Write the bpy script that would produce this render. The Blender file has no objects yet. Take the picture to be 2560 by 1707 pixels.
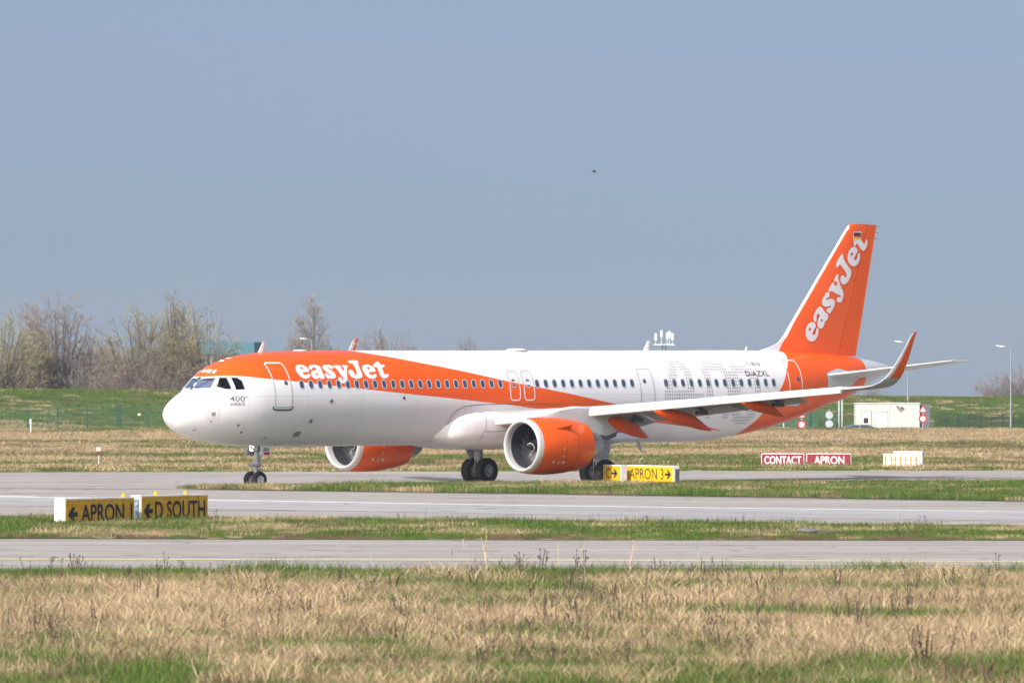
import bpy, bmesh, math, random
import numpy as np
from mathutils import Vector, Matrix

# ------------------------------------------------------------------ camera, sky, sun, exposure
SC = bpy.context.scene
COL = SC.collection
HC, FPX, YH = 5.94, 19833.0, 875.05            # eye height, focal length in photo pixels, horizon row
cam_d = bpy.data.cameras.new('camera'); cam = bpy.data.objects.new('camera', cam_d); COL.objects.link(cam)
cam_d.sensor_width = 36.0; cam_d.lens = FPX/2560*36.0
cam_d.clip_start = 1.0; cam_d.clip_end = 20000.0
cam.location = (0, 0, HC)
cam.rotation_euler = (math.pi/2 + (YH-853.5)/FPX, 0, 0)
cam_d.dof.use_dof = True; cam_d.dof.focus_distance = 345.0; cam_d.dof.aperture_fstop = 4.5
SC.camera = cam

SUN_AZ = math.radians(180+54.0)    # towards the sun in the ground plane, from +X counter-clockwise: left and a little behind the camera
SUN_EL = math.radians(38.0)
to_sun = Vector((math.cos(SUN_AZ)*math.cos(SUN_EL), math.sin(SUN_AZ)*math.cos(SUN_EL), math.sin(SUN_EL)))
sun_d = bpy.data.lights.new('sun', 'SUN'); sun = bpy.data.objects.new('sun', sun_d); COL.objects.link(sun)
sun_d.energy = 2.85; sun_d.angle = math.radians(0.8); sun_d.color = (1.0, 0.985, 0.93)
sun.rotation_euler = to_sun.to_track_quat('Z', 'Y').to_euler()
sun.location = (-60, -40, 120)

W = bpy.data.worlds.new('World'); SC.world = W; W.use_nodes = True
wn, wl = W.node_tree.nodes, W.node_tree.links
wn.clear()
sky = wn.new('ShaderNodeTexSky'); sky.sky_type = 'NISHITA'; sky.sun_disc = False
sky.sun_elevation = SUN_EL
sky.sun_rotation = math.pi/2 - SUN_AZ
sky.altitude = 130; sky.air_density = 1.0; sky.dust_density = 6.4; sky.ozone_density = 0.0
wtc = wn.new('ShaderNodeTexCoord'); wva = wn.new('ShaderNodeVectorMath'); wva.operation = 'ADD'; wva.inputs[1].default_value = (0, 0, 0.12)   # hazy spring sky: skip the brown band right at the horizon
wnm = wn.new('ShaderNodeVectorMath'); wnm.operation = 'NORMALIZE'
wl.new(wtc.outputs['Generated'], wva.inputs[0]); wl.new(wva.outputs[0], wnm.inputs[0]); wl.new(wnm.outputs[0], sky.inputs[0])
tint = wn.new('ShaderNodeMix'); tint.data_type = 'RGBA'; tint.blend_type = 'MULTIPLY'; tint.inputs[0].default_value = 1.0
tint.inputs[7].default_value = (0.985, 1.0, 1.13, 1)
bgn = wn.new('ShaderNodeBackground'); bgn.inputs[1].default_value = 0.112
wo = wn.new('ShaderNodeOutputWorld')
wl.new(sky.outputs[0], tint.inputs[6]); wl.new(tint.outputs[2], bgn.inputs[0]); wl.new(bgn.outputs[0], wo.inputs[0])
SKY_TINT = tint.inputs[7]
SC.view_settings.view_transform = 'Standard'; SC.view_settings.look = 'None'
SC.view_settings.exposure = 0.5; SC.view_settings.gamma = 1.0; SC.view_settings.use_curve_mapping = False
SC.cycles.use_denoising = True
SC.cycles.max_bounces = 4; SC.cycles.diffuse_bounces = 2; SC.cycles.glossy_bounces = 2
SC.cycles.transparent_max_bounces = 12; SC.cycles.volume_bounces = 0

random.seed(7)
HAZE = 0.00010
RNG = np.random.default_rng(7)

def at(u, v, Y):
    """photo pixel at depth Y -> world point"""
    return Vector(((u-1280)/FPX*Y, Y, HC-(v-YH)*Y/FPX))

# ------------------------------------------------------------------ materials
MATS = {}
def mat(name, col, rough=0.5, metal=0.0, spec=0.5, coat=0.0, emit=None, estr=0.0, noise=None, bump=None):
    """noise = (scale, amount[, detail]) brightness mottling in object space; bump = (scale, strength)"""
    if name in MATS: return MATS[name]
    m = bpy.data.materials.new(name); m.use_nodes = True
    nt = m.node_tree; b = nt.nodes['Principled BSDF']
    b.inputs['Base Color'].default_value = (*col, 1)
    b.inputs['Roughness'].default_value = rough; b.inputs['Metallic'].default_value = metal
    b.inputs['Specular IOR Level'].default_value = spec
    if coat:
        b.inputs['Coat Weight'].default_value = coat; b.inputs['Coat Roughness'].default_value = 0.08
    if emit:
        b.inputs['Emission Color'].default_value = (*emit, 1); b.inputs['Emission Strength'].default_value = estr
    if noise or bump:
        tc = nt.nodes.new('ShaderNodeTexCoord')
    if noise:
        n = nt.nodes.new('ShaderNodeTexNoise'); n.inputs['Scale'].default_value = noise[0]
        n.inputs['Detail'].default_value = noise[2] if len(noise) > 2 else 4.0
        r = nt.nodes.new('ShaderNodeMapRange'); r.inputs[1].default_value = 0.3; r.inputs[2].default_value = 0.7
        r.inputs[3].default_value = 1-noise[1]; r.inputs[4].default_value = 1+noise[1]*0.4
        mx = nt.nodes.new('ShaderNodeVectorMath'); mx.operation = 'SCALE'
        mx.inputs[0].default_value = col
        nt.links.new(tc.outputs['Object'], n.inputs['Vector']); nt.links.new(n.outputs[0], r.inputs[0])
        nt.links.new(r.outputs[0], mx.inputs['Scale']); nt.links.new(mx.outputs[0], b.inputs['Base Color'])
    if bump:
        n2 = nt.nodes.new('ShaderNodeTexNoise'); n2.inputs['Scale'].default_value = bump[0]; n2.inputs['Detail'].default_value = 5
        bp = nt.nodes.new('ShaderNodeBump'); bp.inputs['Strength'].default_value = bump[1]; bp.inputs['Distance'].default_value = 0.02
        nt.links.new(tc.outputs['Object'], n2.inputs['Vector']); nt.links.new(n2.outputs[0], bp.inputs['Height'])
        nt.links.new(bp.outputs[0], b.inputs['Normal'])
    MATS[name] = m
    return m

ORANGE_C = (0.90, 0.115, 0.003)
WHITE_C = (0.86, 0.86, 0.86)
M_orange = mat('orange_paint', ORANGE_C, 0.30, spec=.35, coat=0.12, noise=(0.8, 0.05))
M_white = mat('white_paint', WHITE_C, 0.28, coat=0.15, noise=(0.7, 0.04))
M_letter = mat('white_vinyl', (0.82, 0.82, 0.82), 0.35)
M_wing = mat('wing_grey', (0.46, 0.47, 0.47), 0.4, noise=(1.2, 0.10))
M_lgrey = mat('light_grey_paint', (0.58, 0.61, 0.62), 0.35, noise=(1.0, 0.06))
M_dgrey = mat('dark_grey', (0.10, 0.11, 0.12), 0.5)
M_print = mat('grey_print', (0.16, 0.17, 0.19), 0.5)
M_line = mat('panel_line', (0.13, 0.13, 0.14), 0.6)
M_lip = mat('bare_aluminium_lip', (0.62, 0.62, 0.61), 0.36, metal=0.3)
M_metal = mat('bare_metal', (0.45, 0.45, 0.46), 0.35, metal=0.8)
M_hot = mat('hot_section_metal', (0.30, 0.27, 0.25), 0.4, metal=0.8)
M_gear = mat('gear_grey', (0.50, 0.52, 0.54), 0.4, noise=(6, 0.25))
M_tyre = mat('tyre_rubber', (0.022, 0.024, 0.028), 0.75, noise=(5, 0.2))
M_rim = mat('wheel_rim', (0.62, 0.64, 0.66), 0.4, noise=(9, 0.15))
M_liner = mat('inlet_liner', (0.035, 0.039, 0.046), 0.6)
M_blade = mat('fan_blade_dark', (0.15, 0.155, 0.17), 0.28, metal=0.55)
M_glassdark = mat('cabin_glass', (0.045, 0.085, 0.125), 0.12, spec=0.8)
M_frame = mat('window_surround', (0.52, 0.55, 0.58), 0.4)
M_yellow = mat('sign_yellow', (0.80, 0.48, 0.0), 0.5, noise=(2.5, 0.12))
M_yellow_old = mat('sign_yellow_weathered', (0.76, 0.43, 0.01), 0.6, noise=(5, 0.30))
M_black = mat('sign_black', (0.018, 0.018, 0.022), 0.6)
M_signwhite = mat('sign_white', (0.78, 0.78, 0.76), 0.55, noise=(4, 0.18))
M_signred = mat('sign_red', (0.24, 0.012, 0.025), 0.6)
M_galv = mat('galvanised', (0.50, 0.53, 0.55), 0.5, noise=(3, 0.2))
M_greenpost = mat('green_fence_post', (0.012, 0.070, 0.062), 0.6)
M_wire = mat('green_wire', (0.035, 0.13, 0.10), 0.6)
M_steelbox = mat('cabinet_grey', (0.20, 0.25, 0.29), 0.5)
M_redpaint = mat('signal_red', (0.55, 0.02, 0.03), 0.5)
M_amber = mat('amber_lens', (0.85, 0.42, 0.01), 0.35)

# ------------------------------------------------------------------ mesh helpers
class MB:
    def __init__(s): s.v = []; s.f = []; s.mi = []
    def add(s, vs, fs, mi=0):
        o = len(s.v); s.v += [tuple(p) for p in vs]; s.f += [tuple(i+o for i in f) for f in fs]; s.mi += [mi]*len(fs)
    def box(s, x0, x1, y0, y1, z0, z1, mi=0, M=None):
        vs = [(x, y, z) for z in (z0, z1) for y in (y0, y1) for x in (x0, x1)]
        if M is not None: vs = [M @ Vector(p) for p in vs]
        s.add(vs, [(0, 2, 3, 1), (4, 5, 7, 6), (0, 1, 5, 4), (2, 6, 7, 3), (0, 4, 6, 2), (1, 3, 7, 5)], mi)
    def tube(s, pts, rad, n=8, mi=0, cap=True):
        pts = [Vector(p) for p in pts]; rings = []
        if not isinstance(rad, (list, tuple)): rad = [rad]*len(pts)
        vs = []
        for i, p in enumerate(pts):
            d = (pts[min(i+1, len(pts)-1)]-pts[max(i-1, 0)]).normalized()
            a = d.orthogonal().normalized() if i == 0 else (a - d*a.dot(d)).normalized()
            b = d.cross(a)
            for k in range(n):
                t = 2*math.pi*k/n; vs.append(p+(a*math.cos(t)+b*math.sin(t))*rad[i])
        fs = []
        for i in range(len(pts)-1):
            for k in range(n):
                fs.append((i*n+k, i*n+(k+1) % n, (i+1)*n+(k+1) % n, (i+1)*n+k))
        if cap: fs += [tuple(reversed(range(n))), tuple(range((len(pts)-1)*n, len(pts)*n))]
        s.add(vs, fs, mi)
    def lathe(s, prof, o=(0, 0, 0), axis='x', n=32, mi=0, mis=None):
        """prof: list of (along, radius)"""
        vs = []
        for (x, r) in prof:
            for k in range(n):
                t = 2*math.pi*k/n; c, q = r*math.cos(t), r*math.sin(t)
                p = (x, c, q) if axis == 'x' else ((c, x, q) if axis == 'y' else (c, q, x))
                vs.append((p[0]+o[0], p[1]+o[1], p[2]+o[2]))
        fs = []; m = []
        for i in range(len(prof)-1):
            for k in range(n):
                fs.append((i*n+k, (i+1)*n+k, (i+1)*n+(k+1) % n, i*n+(k+1) % n)); m.append(mis[i] if mis else mi)
        off = len(s.f); s.add(vs, fs, mi)
        for j, q in enumerate(m): s.mi[off+j] = q
    def loft(s, rings, mi=0, closed=True, caps=True, mif=None):
        n = len(rings[0]); vs = [p for r in rings for p in r]; fs = []; m = []
        kk = n if closed else n-1
        for i in range(len(rings)-1):
            for k in range(kk):
                fs.append((i*n+k, i*n+(k+1) % n, (i+1)*n+(k+1) % n, (i+1)*n+k)); m.append(mif(i, k) if mif else mi)
        if caps and closed:
            fs += [tuple(reversed(range(n))), tuple(range((len(rings)-1)*n, len(rings)*n))]; m += [m[0], m[-1]]
        off = len(s.f); s.add(vs, fs, mi)
        for j, q in enumerate(m): s.mi[off+j] = q
    def build(s, name, mats, parent=None, smooth=False, bevel=0.0):
        me = bpy.data.meshes.new(name); me.from_pydata(s.v, [], s.f)
        if not isinstance(mats, (list, tuple)): mats = [mats]
        for m in mats: me.materials.append(m)
        me.polygons.foreach_set('material_index', s.mi)
        bm = bmesh.new(); bm.from_mesh(me); bmesh.ops.recalc_face_normals(bm, faces=bm.faces)
        if bevel:
            bmesh.ops.bevel(bm, geom=[e for e in bm.edges if e.calc_face_angle(0) > 0.6], offset=bevel, segments=2, affect='EDGES')
        bm.to_mesh(me); bm.free()
        if smooth is not False:
            me.shade_smooth() if hasattr(me, 'shade_smooth') else None
            if smooth is not True: me.set_sharp_from_angle(angle=math.radians(smooth))
        me.update()
        return link(name, me, parent)

def link(name, me, parent=None):
    o = bpy.data.objects.new(name, me); COL.objects.link(o)
    if parent is not None: o.parent = parent
    return o
def empty(name, loc, rz=0.0):
    o = bpy.data.objects.new(name, None); COL.objects.link(o); o.location = loc; o.rotation_euler = (0, 0, rz)
    o.empty_display_size = 0.3
    return o
def tag(o, label=None, cat=None, group=None, kind=None):
    if label: o['label'] = label
    if cat: o['category'] = cat
    if group: o['group'] = group
    if kind: o['kind'] = kind
    return o
def copy_tree(o, parent=None):
    c = o.copy(); COL.objects.link(c)
    if parent is not None: c.parent = parent
    for ch in list(o.children): copy_tree(ch, c)
    return c
def curve_to_mesh(cu):
    ob = bpy.data.objects.new('tmp', cu); COL.objects.link(ob)
    bpy.context.view_layer.update()
    dg = bpy.context.evaluated_depsgraph_get()
    me = bpy.data.meshes.new_from_object(ob.evaluated_get(dg))
    bpy.data.objects.remove(ob); bpy.data.curves.remove(cu)
    return me
def text_mesh(body, bold=0.0, spacing=1.0):
    cu = bpy.data.curves.new('txt', 'FONT'); cu.body = body; cu.offset = bold; cu.space_character = spacing; cu.resolution_u = 4
    return curve_to_mesh(cu)
def poly_mesh(loops):
    cu = bpy.data.curves.new('pl', 'CURVE'); cu.dimensions = '2D'; cu.fill_mode = 'BOTH'
    for lp in loops:
        sp = cu.splines.new('POLY'); sp.points.add(len(lp)-1); sp.use_cyclic_u = True
        for p, q in zip(sp.points, lp): p.co = (q[0], q[1], 0, 1)
    return curve_to_mesh(cu)
def smooth_loop(lp, k=3):
    n = len(lp); out = []
    for i in range(n):
        p0, p1, p2, p3 = (np.array(lp[(i+j-1) % n]) for j in range(4))
        for j in range(k):
            t = j/k; out.append(tuple(0.5*((2*p1)+(-p0+p2)*t+(2*p0-5*p1+4*p2-p3)*t*t+(-p0+3*p1-3*p2+p3)*t**3)))
    return out
def fit_mesh(me, x0, x1, y0, y1):
    co = np.array([v.co[:] for v in me.vertices]); a, b = co.min(0), co.max(0)
    for v in me.vertices:
        v.co.x = x0+(v.co.x-a[0])/(b[0]-a[0])*(x1-x0); v.co.y = y0+(v.co.y-a[1])/(b[1]-a[1])*(y1-y0)
def map_mesh(me, fn, cut=0.0, cutx=0.0):
    """slice the flat mesh into thin bands, then move each vertex by fn(x, y) -> 3D"""
    bm = bmesh.new(); bm.from_mesh(me)
    ys = [v.co.y for v in bm.verts]; xs = [v.co.x for v in bm.verts]
    if cut:
        y = min(ys)+cut
        while y < max(ys):
            bmesh.ops.bisect_plane(bm, geom=bm.verts[:]+bm.edges[:]+bm.faces[:], plane_co=(0, y, 0), plane_no=(0, 1, 0)); y += cut
    if cutx:
        x = min(xs)+cutx
        while x < max(xs):
            bmesh.ops.bisect_plane(bm, geom=bm.verts[:]+bm.edges[:]+bm.faces[:], plane_co=(x, 0, 0), plane_no=(1, 0, 0)); x += cutx
    for v in bm.verts: v.co = fn(v.co.x, v.co.y)
    bmesh.ops.recalc_face_normals(bm, faces=bm.faces)
    bm.to_mesh(me); bm.free()
    return me
def vnoise(x, y, seed=0):
    """smooth value noise, numpy arrays in, 0..1 out"""
    x = np.asarray(x, float); y = np.asarray(y, float)
    xi = np.floor(x).astype(np.int64); yi = np.floor(y).astype(np.int64); fx, fy = x-xi, y-yi
    fx = fx*fx*(3-2*fx); fy = fy*fy*(3-2*fy)
    def h(a, b):
        n = (a*374761393+b*668265263+seed*1442695041) & 0x7fffffff
        n = ((n ^ (n >> 13))*1274126177) & 0x7fffffff
        return ((n ^ (n >> 16)) & 0xffff)/65535.0
    return (h(xi, yi)*(1-fx)+h(xi+1, yi)*fx)*(1-fy)+(h(xi, yi+1)*(1-fx)+h(xi+1, yi+1)*fx)*fy

# ------------------------------------------------------------------ the setting: ground, pavement, verges
def sstep(a, b, x):
    t = np.clip((np.asarray(x, float)-a)/(b-a), 0, 1); return t*t*(3-2*t)
def gh(X, Y):
    X = np.asarray(X, float); Y = np.asarray(Y, float)
    p = np.clip((X+40)/87, 0, 1)
    toe, crest, ztop, dip = 588+102*p, 622+98*p, 2.75-1.2*p, -1.9*p
    wob = (vnoise(X/9, Y/9, 3)-0.5)*0.14*np.clip((Y-400)/60, 0, 1)
    h = dip*sstep(590-10*p, 625, Y)
    h = h+(ztop-dip)*sstep(toe, crest, Y)
    h = h-(ztop+0.4)*sstep(crest+6, crest+34, Y)
    h = h+0.12*np.exp(-((X+20)/6)**2-((Y-575)/14)**2)*3
    h = h-0.0066*np.clip(Y-760, 0, None)
    return h+wob

def grass_ground_mat(name):
    m = bpy.data.materials.new(name); m.use_nodes = True; nt = m.node_tree; b = nt.nodes['Principled BSDF']
    g = nt.nodes.new('ShaderNodeNewGeometry')
    def noise(sc, det=5, rough=0.6):
        n = nt.nodes.new('ShaderNodeTexNoise'); n.inputs['Scale'].default_value = sc; n.inputs['Detail'].default_value = det
        n.inputs['Roughness'].default_value = rough; nt.links.new(g.outputs['Position'], n.inputs['Vector']); return n
    n1, n2, n3 = noise(0.07), noise(0.9), noise(7.0)
    r1 = nt.nodes.new('ShaderNodeValToRGB'); e = r1.color_ramp.elements
    e[0].position = 0.38; e[0].color = (0.10, 0.14, 0.045, 1); e[1].position = 0.60; e[1].color = (0.36, 0.27, 0.15, 1)
    r2 = nt.nodes.new('ShaderNodeMapRange'); r2.inputs[1].default_value = .3; r2.inputs[2].default_value = .7; r2.inputs[3].default_value = .7; r2.inputs[4].default_value = 1.2
    r3 = nt.nodes.new('ShaderNodeMapRange'); r3.inputs[1].default_value = .3; r3.inputs[2].default_value = .7; r3.inputs[3].default_value = .6; r3.inputs[4].default_value = 1.25
    mu = nt.nodes.new('ShaderNodeMath'); mu.operation = 'MULTIPLY'
    v = nt.nodes.new('ShaderNodeVectorMath'); v.operation = 'SCALE'
    ad = nt.nodes.new('ShaderNodeMath'); ad.operation = 'MULTIPLY_ADD'; ad.inputs[1].default_value = .35; 
    sb = nt.nodes.new('ShaderNodeMath'); sb.operation = 'SUBTRACT'; sb.inputs[1].default_value = .5
    nt.links.new(n2.outputs[0], sb.inputs[0]); nt.links.new(sb.outputs[0], ad.inputs[0]); nt.links.new(n1.outputs[0], ad.inputs[2])
    nt.links.new(ad.outputs[0], r1.inputs[0])
    nt.links.new(n2.outputs[0], r2.inputs[0]); nt.links.new(n3.outputs[0], r3.inputs[0])
    nt.links.new(r2.outputs[0], mu.inputs[0]); nt.links.new(r3.outputs[0], mu.inputs[1])
    nt.links.new(r1.outputs[0], v.inputs[0]); nt.links.new(mu.outputs[0], v.inputs['Scale'])
    sp = nt.nodes.new('ShaderNodeSeparateXYZ'); nt.links.new(g.outputs['Position'], sp.inputs[0])      # the mown embankment turf is greener than the dry field
    mt = nt.nodes.new('ShaderNodeMapRange'); mt.inputs[1].default_value = 586; mt.inputs[2].default_value = 600; nt.links.new(sp.outputs['Y'], mt.inputs[0])
    tf = nt.nodes.new('ShaderNodeMix'); tf.data_type = 'RGBA'; nt.links.new(mt.outputs[0], tf.inputs[0]); nt.links.new(v.outputs[0], tf.inputs[6])
    v4 = nt.nodes.new('ShaderNodeVectorMath'); v4.operation = 'SCALE'; v4.inputs[0].default_value = (0.10, 0.15, 0.050); nt.links.new(mu.outputs[0], v4.inputs['Scale']); nt.links.new(v4.outputs[0], tf.inputs[7])
    nt.links.new(tf.outputs[2], b.inputs['Base Color']); b.inputs['Roughness'].default_value = 0.95; b.inputs['Specular IOR Level'].default_value = 0.1
    return m
M_ground = grass_ground_mat('dry_grass_ground')

def pavement_mat(name, base, streak=0.24, ang=0.0, joints=False):
    m = bpy.data.materials.new(name); m.use_nodes = True; nt = m.node_tree; b = nt.nodes['Principled BSDF']
    g = nt.nodes.new('ShaderNodeNewGeometry')
    mp = nt.nodes.new('ShaderNodeMapping'); mp.inputs['Rotation'].default_value = (0, 0, ang)
    nt.links.new(g.outputs['Position'], mp.inputs['Vector'])
    def noise(sc, scv, det=5):
        q = nt.nodes.new('ShaderNodeMapping'); q.inputs['Scale'].default_value = scv
        n = nt.nodes.new('ShaderNodeTexNoise'); n.inputs['Scale'].default_value = sc; n.inputs['Detail'].default_value = det; n.inputs['Roughness'].default_value = 0.6
        nt.links.new(mp.outputs[0], q.inputs['Vector']); nt.links.new(q.outputs[0], n.inputs['Vector']); return n
    n1, n2, n3 = noise(1.0, (0.03, 0.45, 1)), noise(1.0, (0.25, 0.35, 1)), noise(9.0, (1, 1, 1))
    def rng(n, lo, hi):
        r = nt.nodes.new('ShaderNodeMapRange'); r.inputs[1].default_value = .3; r.inputs[2].default_value = .7; r.inputs[3].default_value = lo; r.inputs[4].default_value = hi
        nt.links.new(n.outputs[0], r.inputs[0]); return r
    a, c, d = rng(n1, 1-streak, 1+streak*.7), rng(n2, .9, 1.07), rng(n3, .9, 1.1)
    m1 = nt.nodes.new('ShaderNodeMath'); m1.operation = 'MULTIPLY'; m2 = nt.nodes.new('ShaderNodeMath'); m2.operation = 'MULTIPLY'
    nt.links.new(a.outputs[0], m1.inputs[0]); nt.links.new(c.outputs[0], m1.inputs[1]); nt.links.new(m1.outputs[0], m2.inputs[0]); nt.links.new(d.outputs[0], m2.inputs[1])
    out = m2
    if joints:   # sawn slab joints, about 7.5 m apart
        sx = nt.nodes.new('ShaderNodeSeparateXYZ'); nt.links.new(mp.outputs[0], sx.inputs[0])
        for k, (ax, pitch) in enumerate((('X', 7.5), ('Y', 7.5))):
            dv = nt.nodes.new('ShaderNodeMath'); dv.operation = 'DIVIDE'; dv.inputs[1].default_value = pitch
            fr = nt.nodes.new('ShaderNodeMath'); fr.operation = 'FRACT'
            cm = nt.nodes.new('ShaderNodeMath'); cm.operation = 'LESS_THAN'; cm.inputs[1].default_value = 0.010
            ml = nt.nodes.new('ShaderNodeMath'); ml.operation = 'MULTIPLY_ADD'; ml.inputs[1].default_value = -0.35; ml.inputs[2].default_value = 1.0
            mm = nt.nodes.new('ShaderNodeMath'); mm.operation = 'MULTIPLY'
            nt.links.new(sx.outputs[ax], dv.inputs[0]); nt.links.new(dv.outputs[0], fr.inputs[0]); nt.links.new(fr.outputs[0], cm.inputs[0])
            nt.links.new(cm.outputs[0], ml.inputs[0]); nt.links.new(ml.outputs[0], mm.inputs[0]); nt.links.new(out.outputs[0], mm.inputs[1]); out = mm
    for scv, wd, dk in (((0.05, 0.11, 1), .0035, .45), ((0.12, 0.30, 1), .0022, .3)):      # sealed cracks: thin lines where a slow noise crosses its mean
        nc = noise(1.0, scv, 3); sb = nt.nodes.new('ShaderNodeMath'); sb.operation = 'SUBTRACT'; sb.inputs[1].default_value = .5; ab = nt.nodes.new('ShaderNodeMath'); ab.operation = 'ABSOLUTE'
        lt = nt.nodes.new('ShaderNodeMath'); lt.operation = 'LESS_THAN'; lt.inputs[1].default_value = wd
        ml = nt.nodes.new('ShaderNodeMath'); ml.operation = 'MULTIPLY_ADD'; ml.inputs[1].default_value = -dk; ml.inputs[2].default_value = 1.0; mm = nt.nodes.new('ShaderNodeMath'); mm.operation = 'MULTIPLY'
        nt.links.new(nc.outputs[0], sb.inputs[0]); nt.links.new(sb.outputs[0], ab.inputs[0]); nt.links.new(ab.outputs[0], lt.inputs[0]); nt.links.new(lt.outputs[0], ml.inputs[0]); nt.links.new(ml.outputs[0], mm.inputs[0]); nt.links.new(out.outputs[0], mm.inputs[1]); out = mm
    v = nt.nodes.new('ShaderNodeVectorMath'); v.operation = 'SCALE'; v.inputs[0].default_value = base
    nt.links.new(out.outputs[0], v.inputs['Scale']); nt.links.new(v.outputs[0], b.inputs['Base Color'])
    b.inputs['Roughness'].default_value = 0.85; b.inputs['Specular IOR Level'].default_value = 0.25
    return m
M_pave = pavement_mat('worn_concrete', (0.375, 0.35, 0.312))
M_pave_light = pavement_mat('pale_concrete', (0.40, 0.395, 0.385), 0.22, ang=0.7, joints=False)
M_yline = mat('yellow_line_paint', (0.74, 0.64, 0.32), 0.7, noise=(3, .25))
M_wline = mat('white_line_paint', (0.70, 0.70, 0.69), 0.7, noise=(1.2, .35))

gx = np.concatenate([[-2000, -800, -400, -220, -140, -100], np.arange(-80, 81, 4), [100, 140, 220, 400, 800, 2000]])
gy = np.concatenate([[-400, -100, 60, 130, 200, 300, 380], np.arange(400, 560, 10), np.arange(560, 800, 4), [850, 950, 1100, 1400, 1900, 2600]])
GX, GY = np.meshgrid(gx, gy); GZ = gh(GX, GY)
nx, ny = len(gx), len(gy)
b = MB(); b.add(np.stack([GX, GY, GZ], -1).reshape(-1, 3), [(j*nx+i, j*nx+i+1, (j+1)*nx+i+1, (j+1)*nx+i) for j in range(ny-1) for i in range(nx-1)])
ground = b.build('ground', M_ground, smooth=True); tag(ground, kind='structure')

def sheet(name, poly, z, m):
    b = MB(); b.add([(x, y, z) for x, y in poly], [tuple(range(len(poly)))]); o = b.build(name, m); tag(o, kind='structure'); return o
def wavy(p, q, n, amp, seed):
    r = random.Random(seed); out = []
    for i in range(n):
        t = i/n; out.append((p[0]+(q[0]-p[0])*t, p[1]+(q[1]-p[1])*t+(r.random()-.5)*2*amp))
    return out
far_edge = wavy((260, 418), (-260, 358.5), 120, 0.5, 5)
near_edge = wavy((-260, 206), (260, 204.5), 100, 0.35, 6)
taxiway = sheet('taxiway', near_edge+[(260, 204.5)]+far_edge+[(-260, 358.5)], 0.012, M_pave)
sheet('concrete_strip', [(-60, 334), (-20.8, 304), (0, 287), (18.8, 275.3), (60, 247), (60, 265), (18.8, 291.6), (0, 304.4), (-20.8, 322.8), (-60, 357)], 0.020, M_pave_light)
sheet('white_edge_line', [(-60, 352.0), (-20.8, 319.8), (0, 302.2), (18.8, 289.9), (60, 263.7), (60, 265.0), (18.8, 291.4), (0, 304.2), (-20.8, 322.6), (-60, 356)], 0.026, M_wline)
sheet('yellow_centre_line', [(-80, 230.7), (80, 216.3), (80, 217.3), (-80, 231.7)], 0.020, M_yline)
sheet('dark_edge_strip', [(-60, 352), (-14.3, 337.2), (0, 326.4), (20, 309.6), (60, 276), (60, 277.5), (20, 311.3), (0, 328.2), (-14.3, 338.4), (-60, 355)], 0.018, mat('asphalt_shoulder', (0.20, 0.185, 0.175), 0.9, noise=(.4, .2)))

def inpoly(x, y, poly):
    x = np.asarray(x); y = np.asarray(y); c = np.zeros(x.shape, bool); n = len(poly)
    for i in range(n):
        x1, y1 = poly[i]; x2, y2 = poly[(i+1) % n]
        if y1 == y2: continue
        c ^= ((y1 > y) != (y2 > y)) & (x < (x2-x1)*(y-y1)/(y2-y1)+x1)
    return c
STRIP3 = [(-90, 254.5), (-16, 249.6), (0, 247.6), (16, 247.0), (44, 246.5), (30, 252), (17.2, 260), (0, 270), (-18.4, 276.5), (-90, 300)]
STRIP2 = [(-14.4, 338.4), (0, 328.4), (20, 311.6), (60, 278), (60, 352), (22.6, 348.8), (6, 346.2), (0, 344.6), (-5, 341.4), (-11, 338.9)]
def mound(name, poly, top, seed):
    r = random.Random(seed); pts = []
    n = len(poly)
    for i in range(n):
        (x1, y1), (x2, y2) = poly[i], poly[(i+1) % n]; k = max(1, int(math.hypot(x2-x1, y2-y1)/1.2))
        for j in range(k): t = j/k; pts.append((x1+(x2-x1)*t+(r.random()-.5)*.12, y1+(y2-y1)*t+(r.random()-.5)*.3))
    cx = sum(p[0] for p in pts)/len(pts); cy = sum(p[1] for p in pts)/len(pts)
    bm = bmesh.new(); vs = [bm.verts.new((x, y, 0.03)) for x, y in pts]; bm.faces.new(vs)
    res = bmesh.ops.inset_region(bm, faces=bm.faces[:], thickness=0.5, depth=0.0)
    inner = [v for v in bm.verts if v not in set(vs)]
    for v in inner: v.co.z = top
    bmesh.ops.triangulate(bm, faces=bm.faces[:])
    bmesh.ops.recalc_face_normals(bm, faces=bm.faces)
    me = bpy.data.meshes.new(name); bm.to_mesh(me); bm.free(); me.materials.append(M_ground)
    o = link(name, me); tag(o, kind='structure'); return o
mound('grass_island', STRIP3, 0.06, 1)
mound('grass_island', STRIP2, 0.10, 2)

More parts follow.
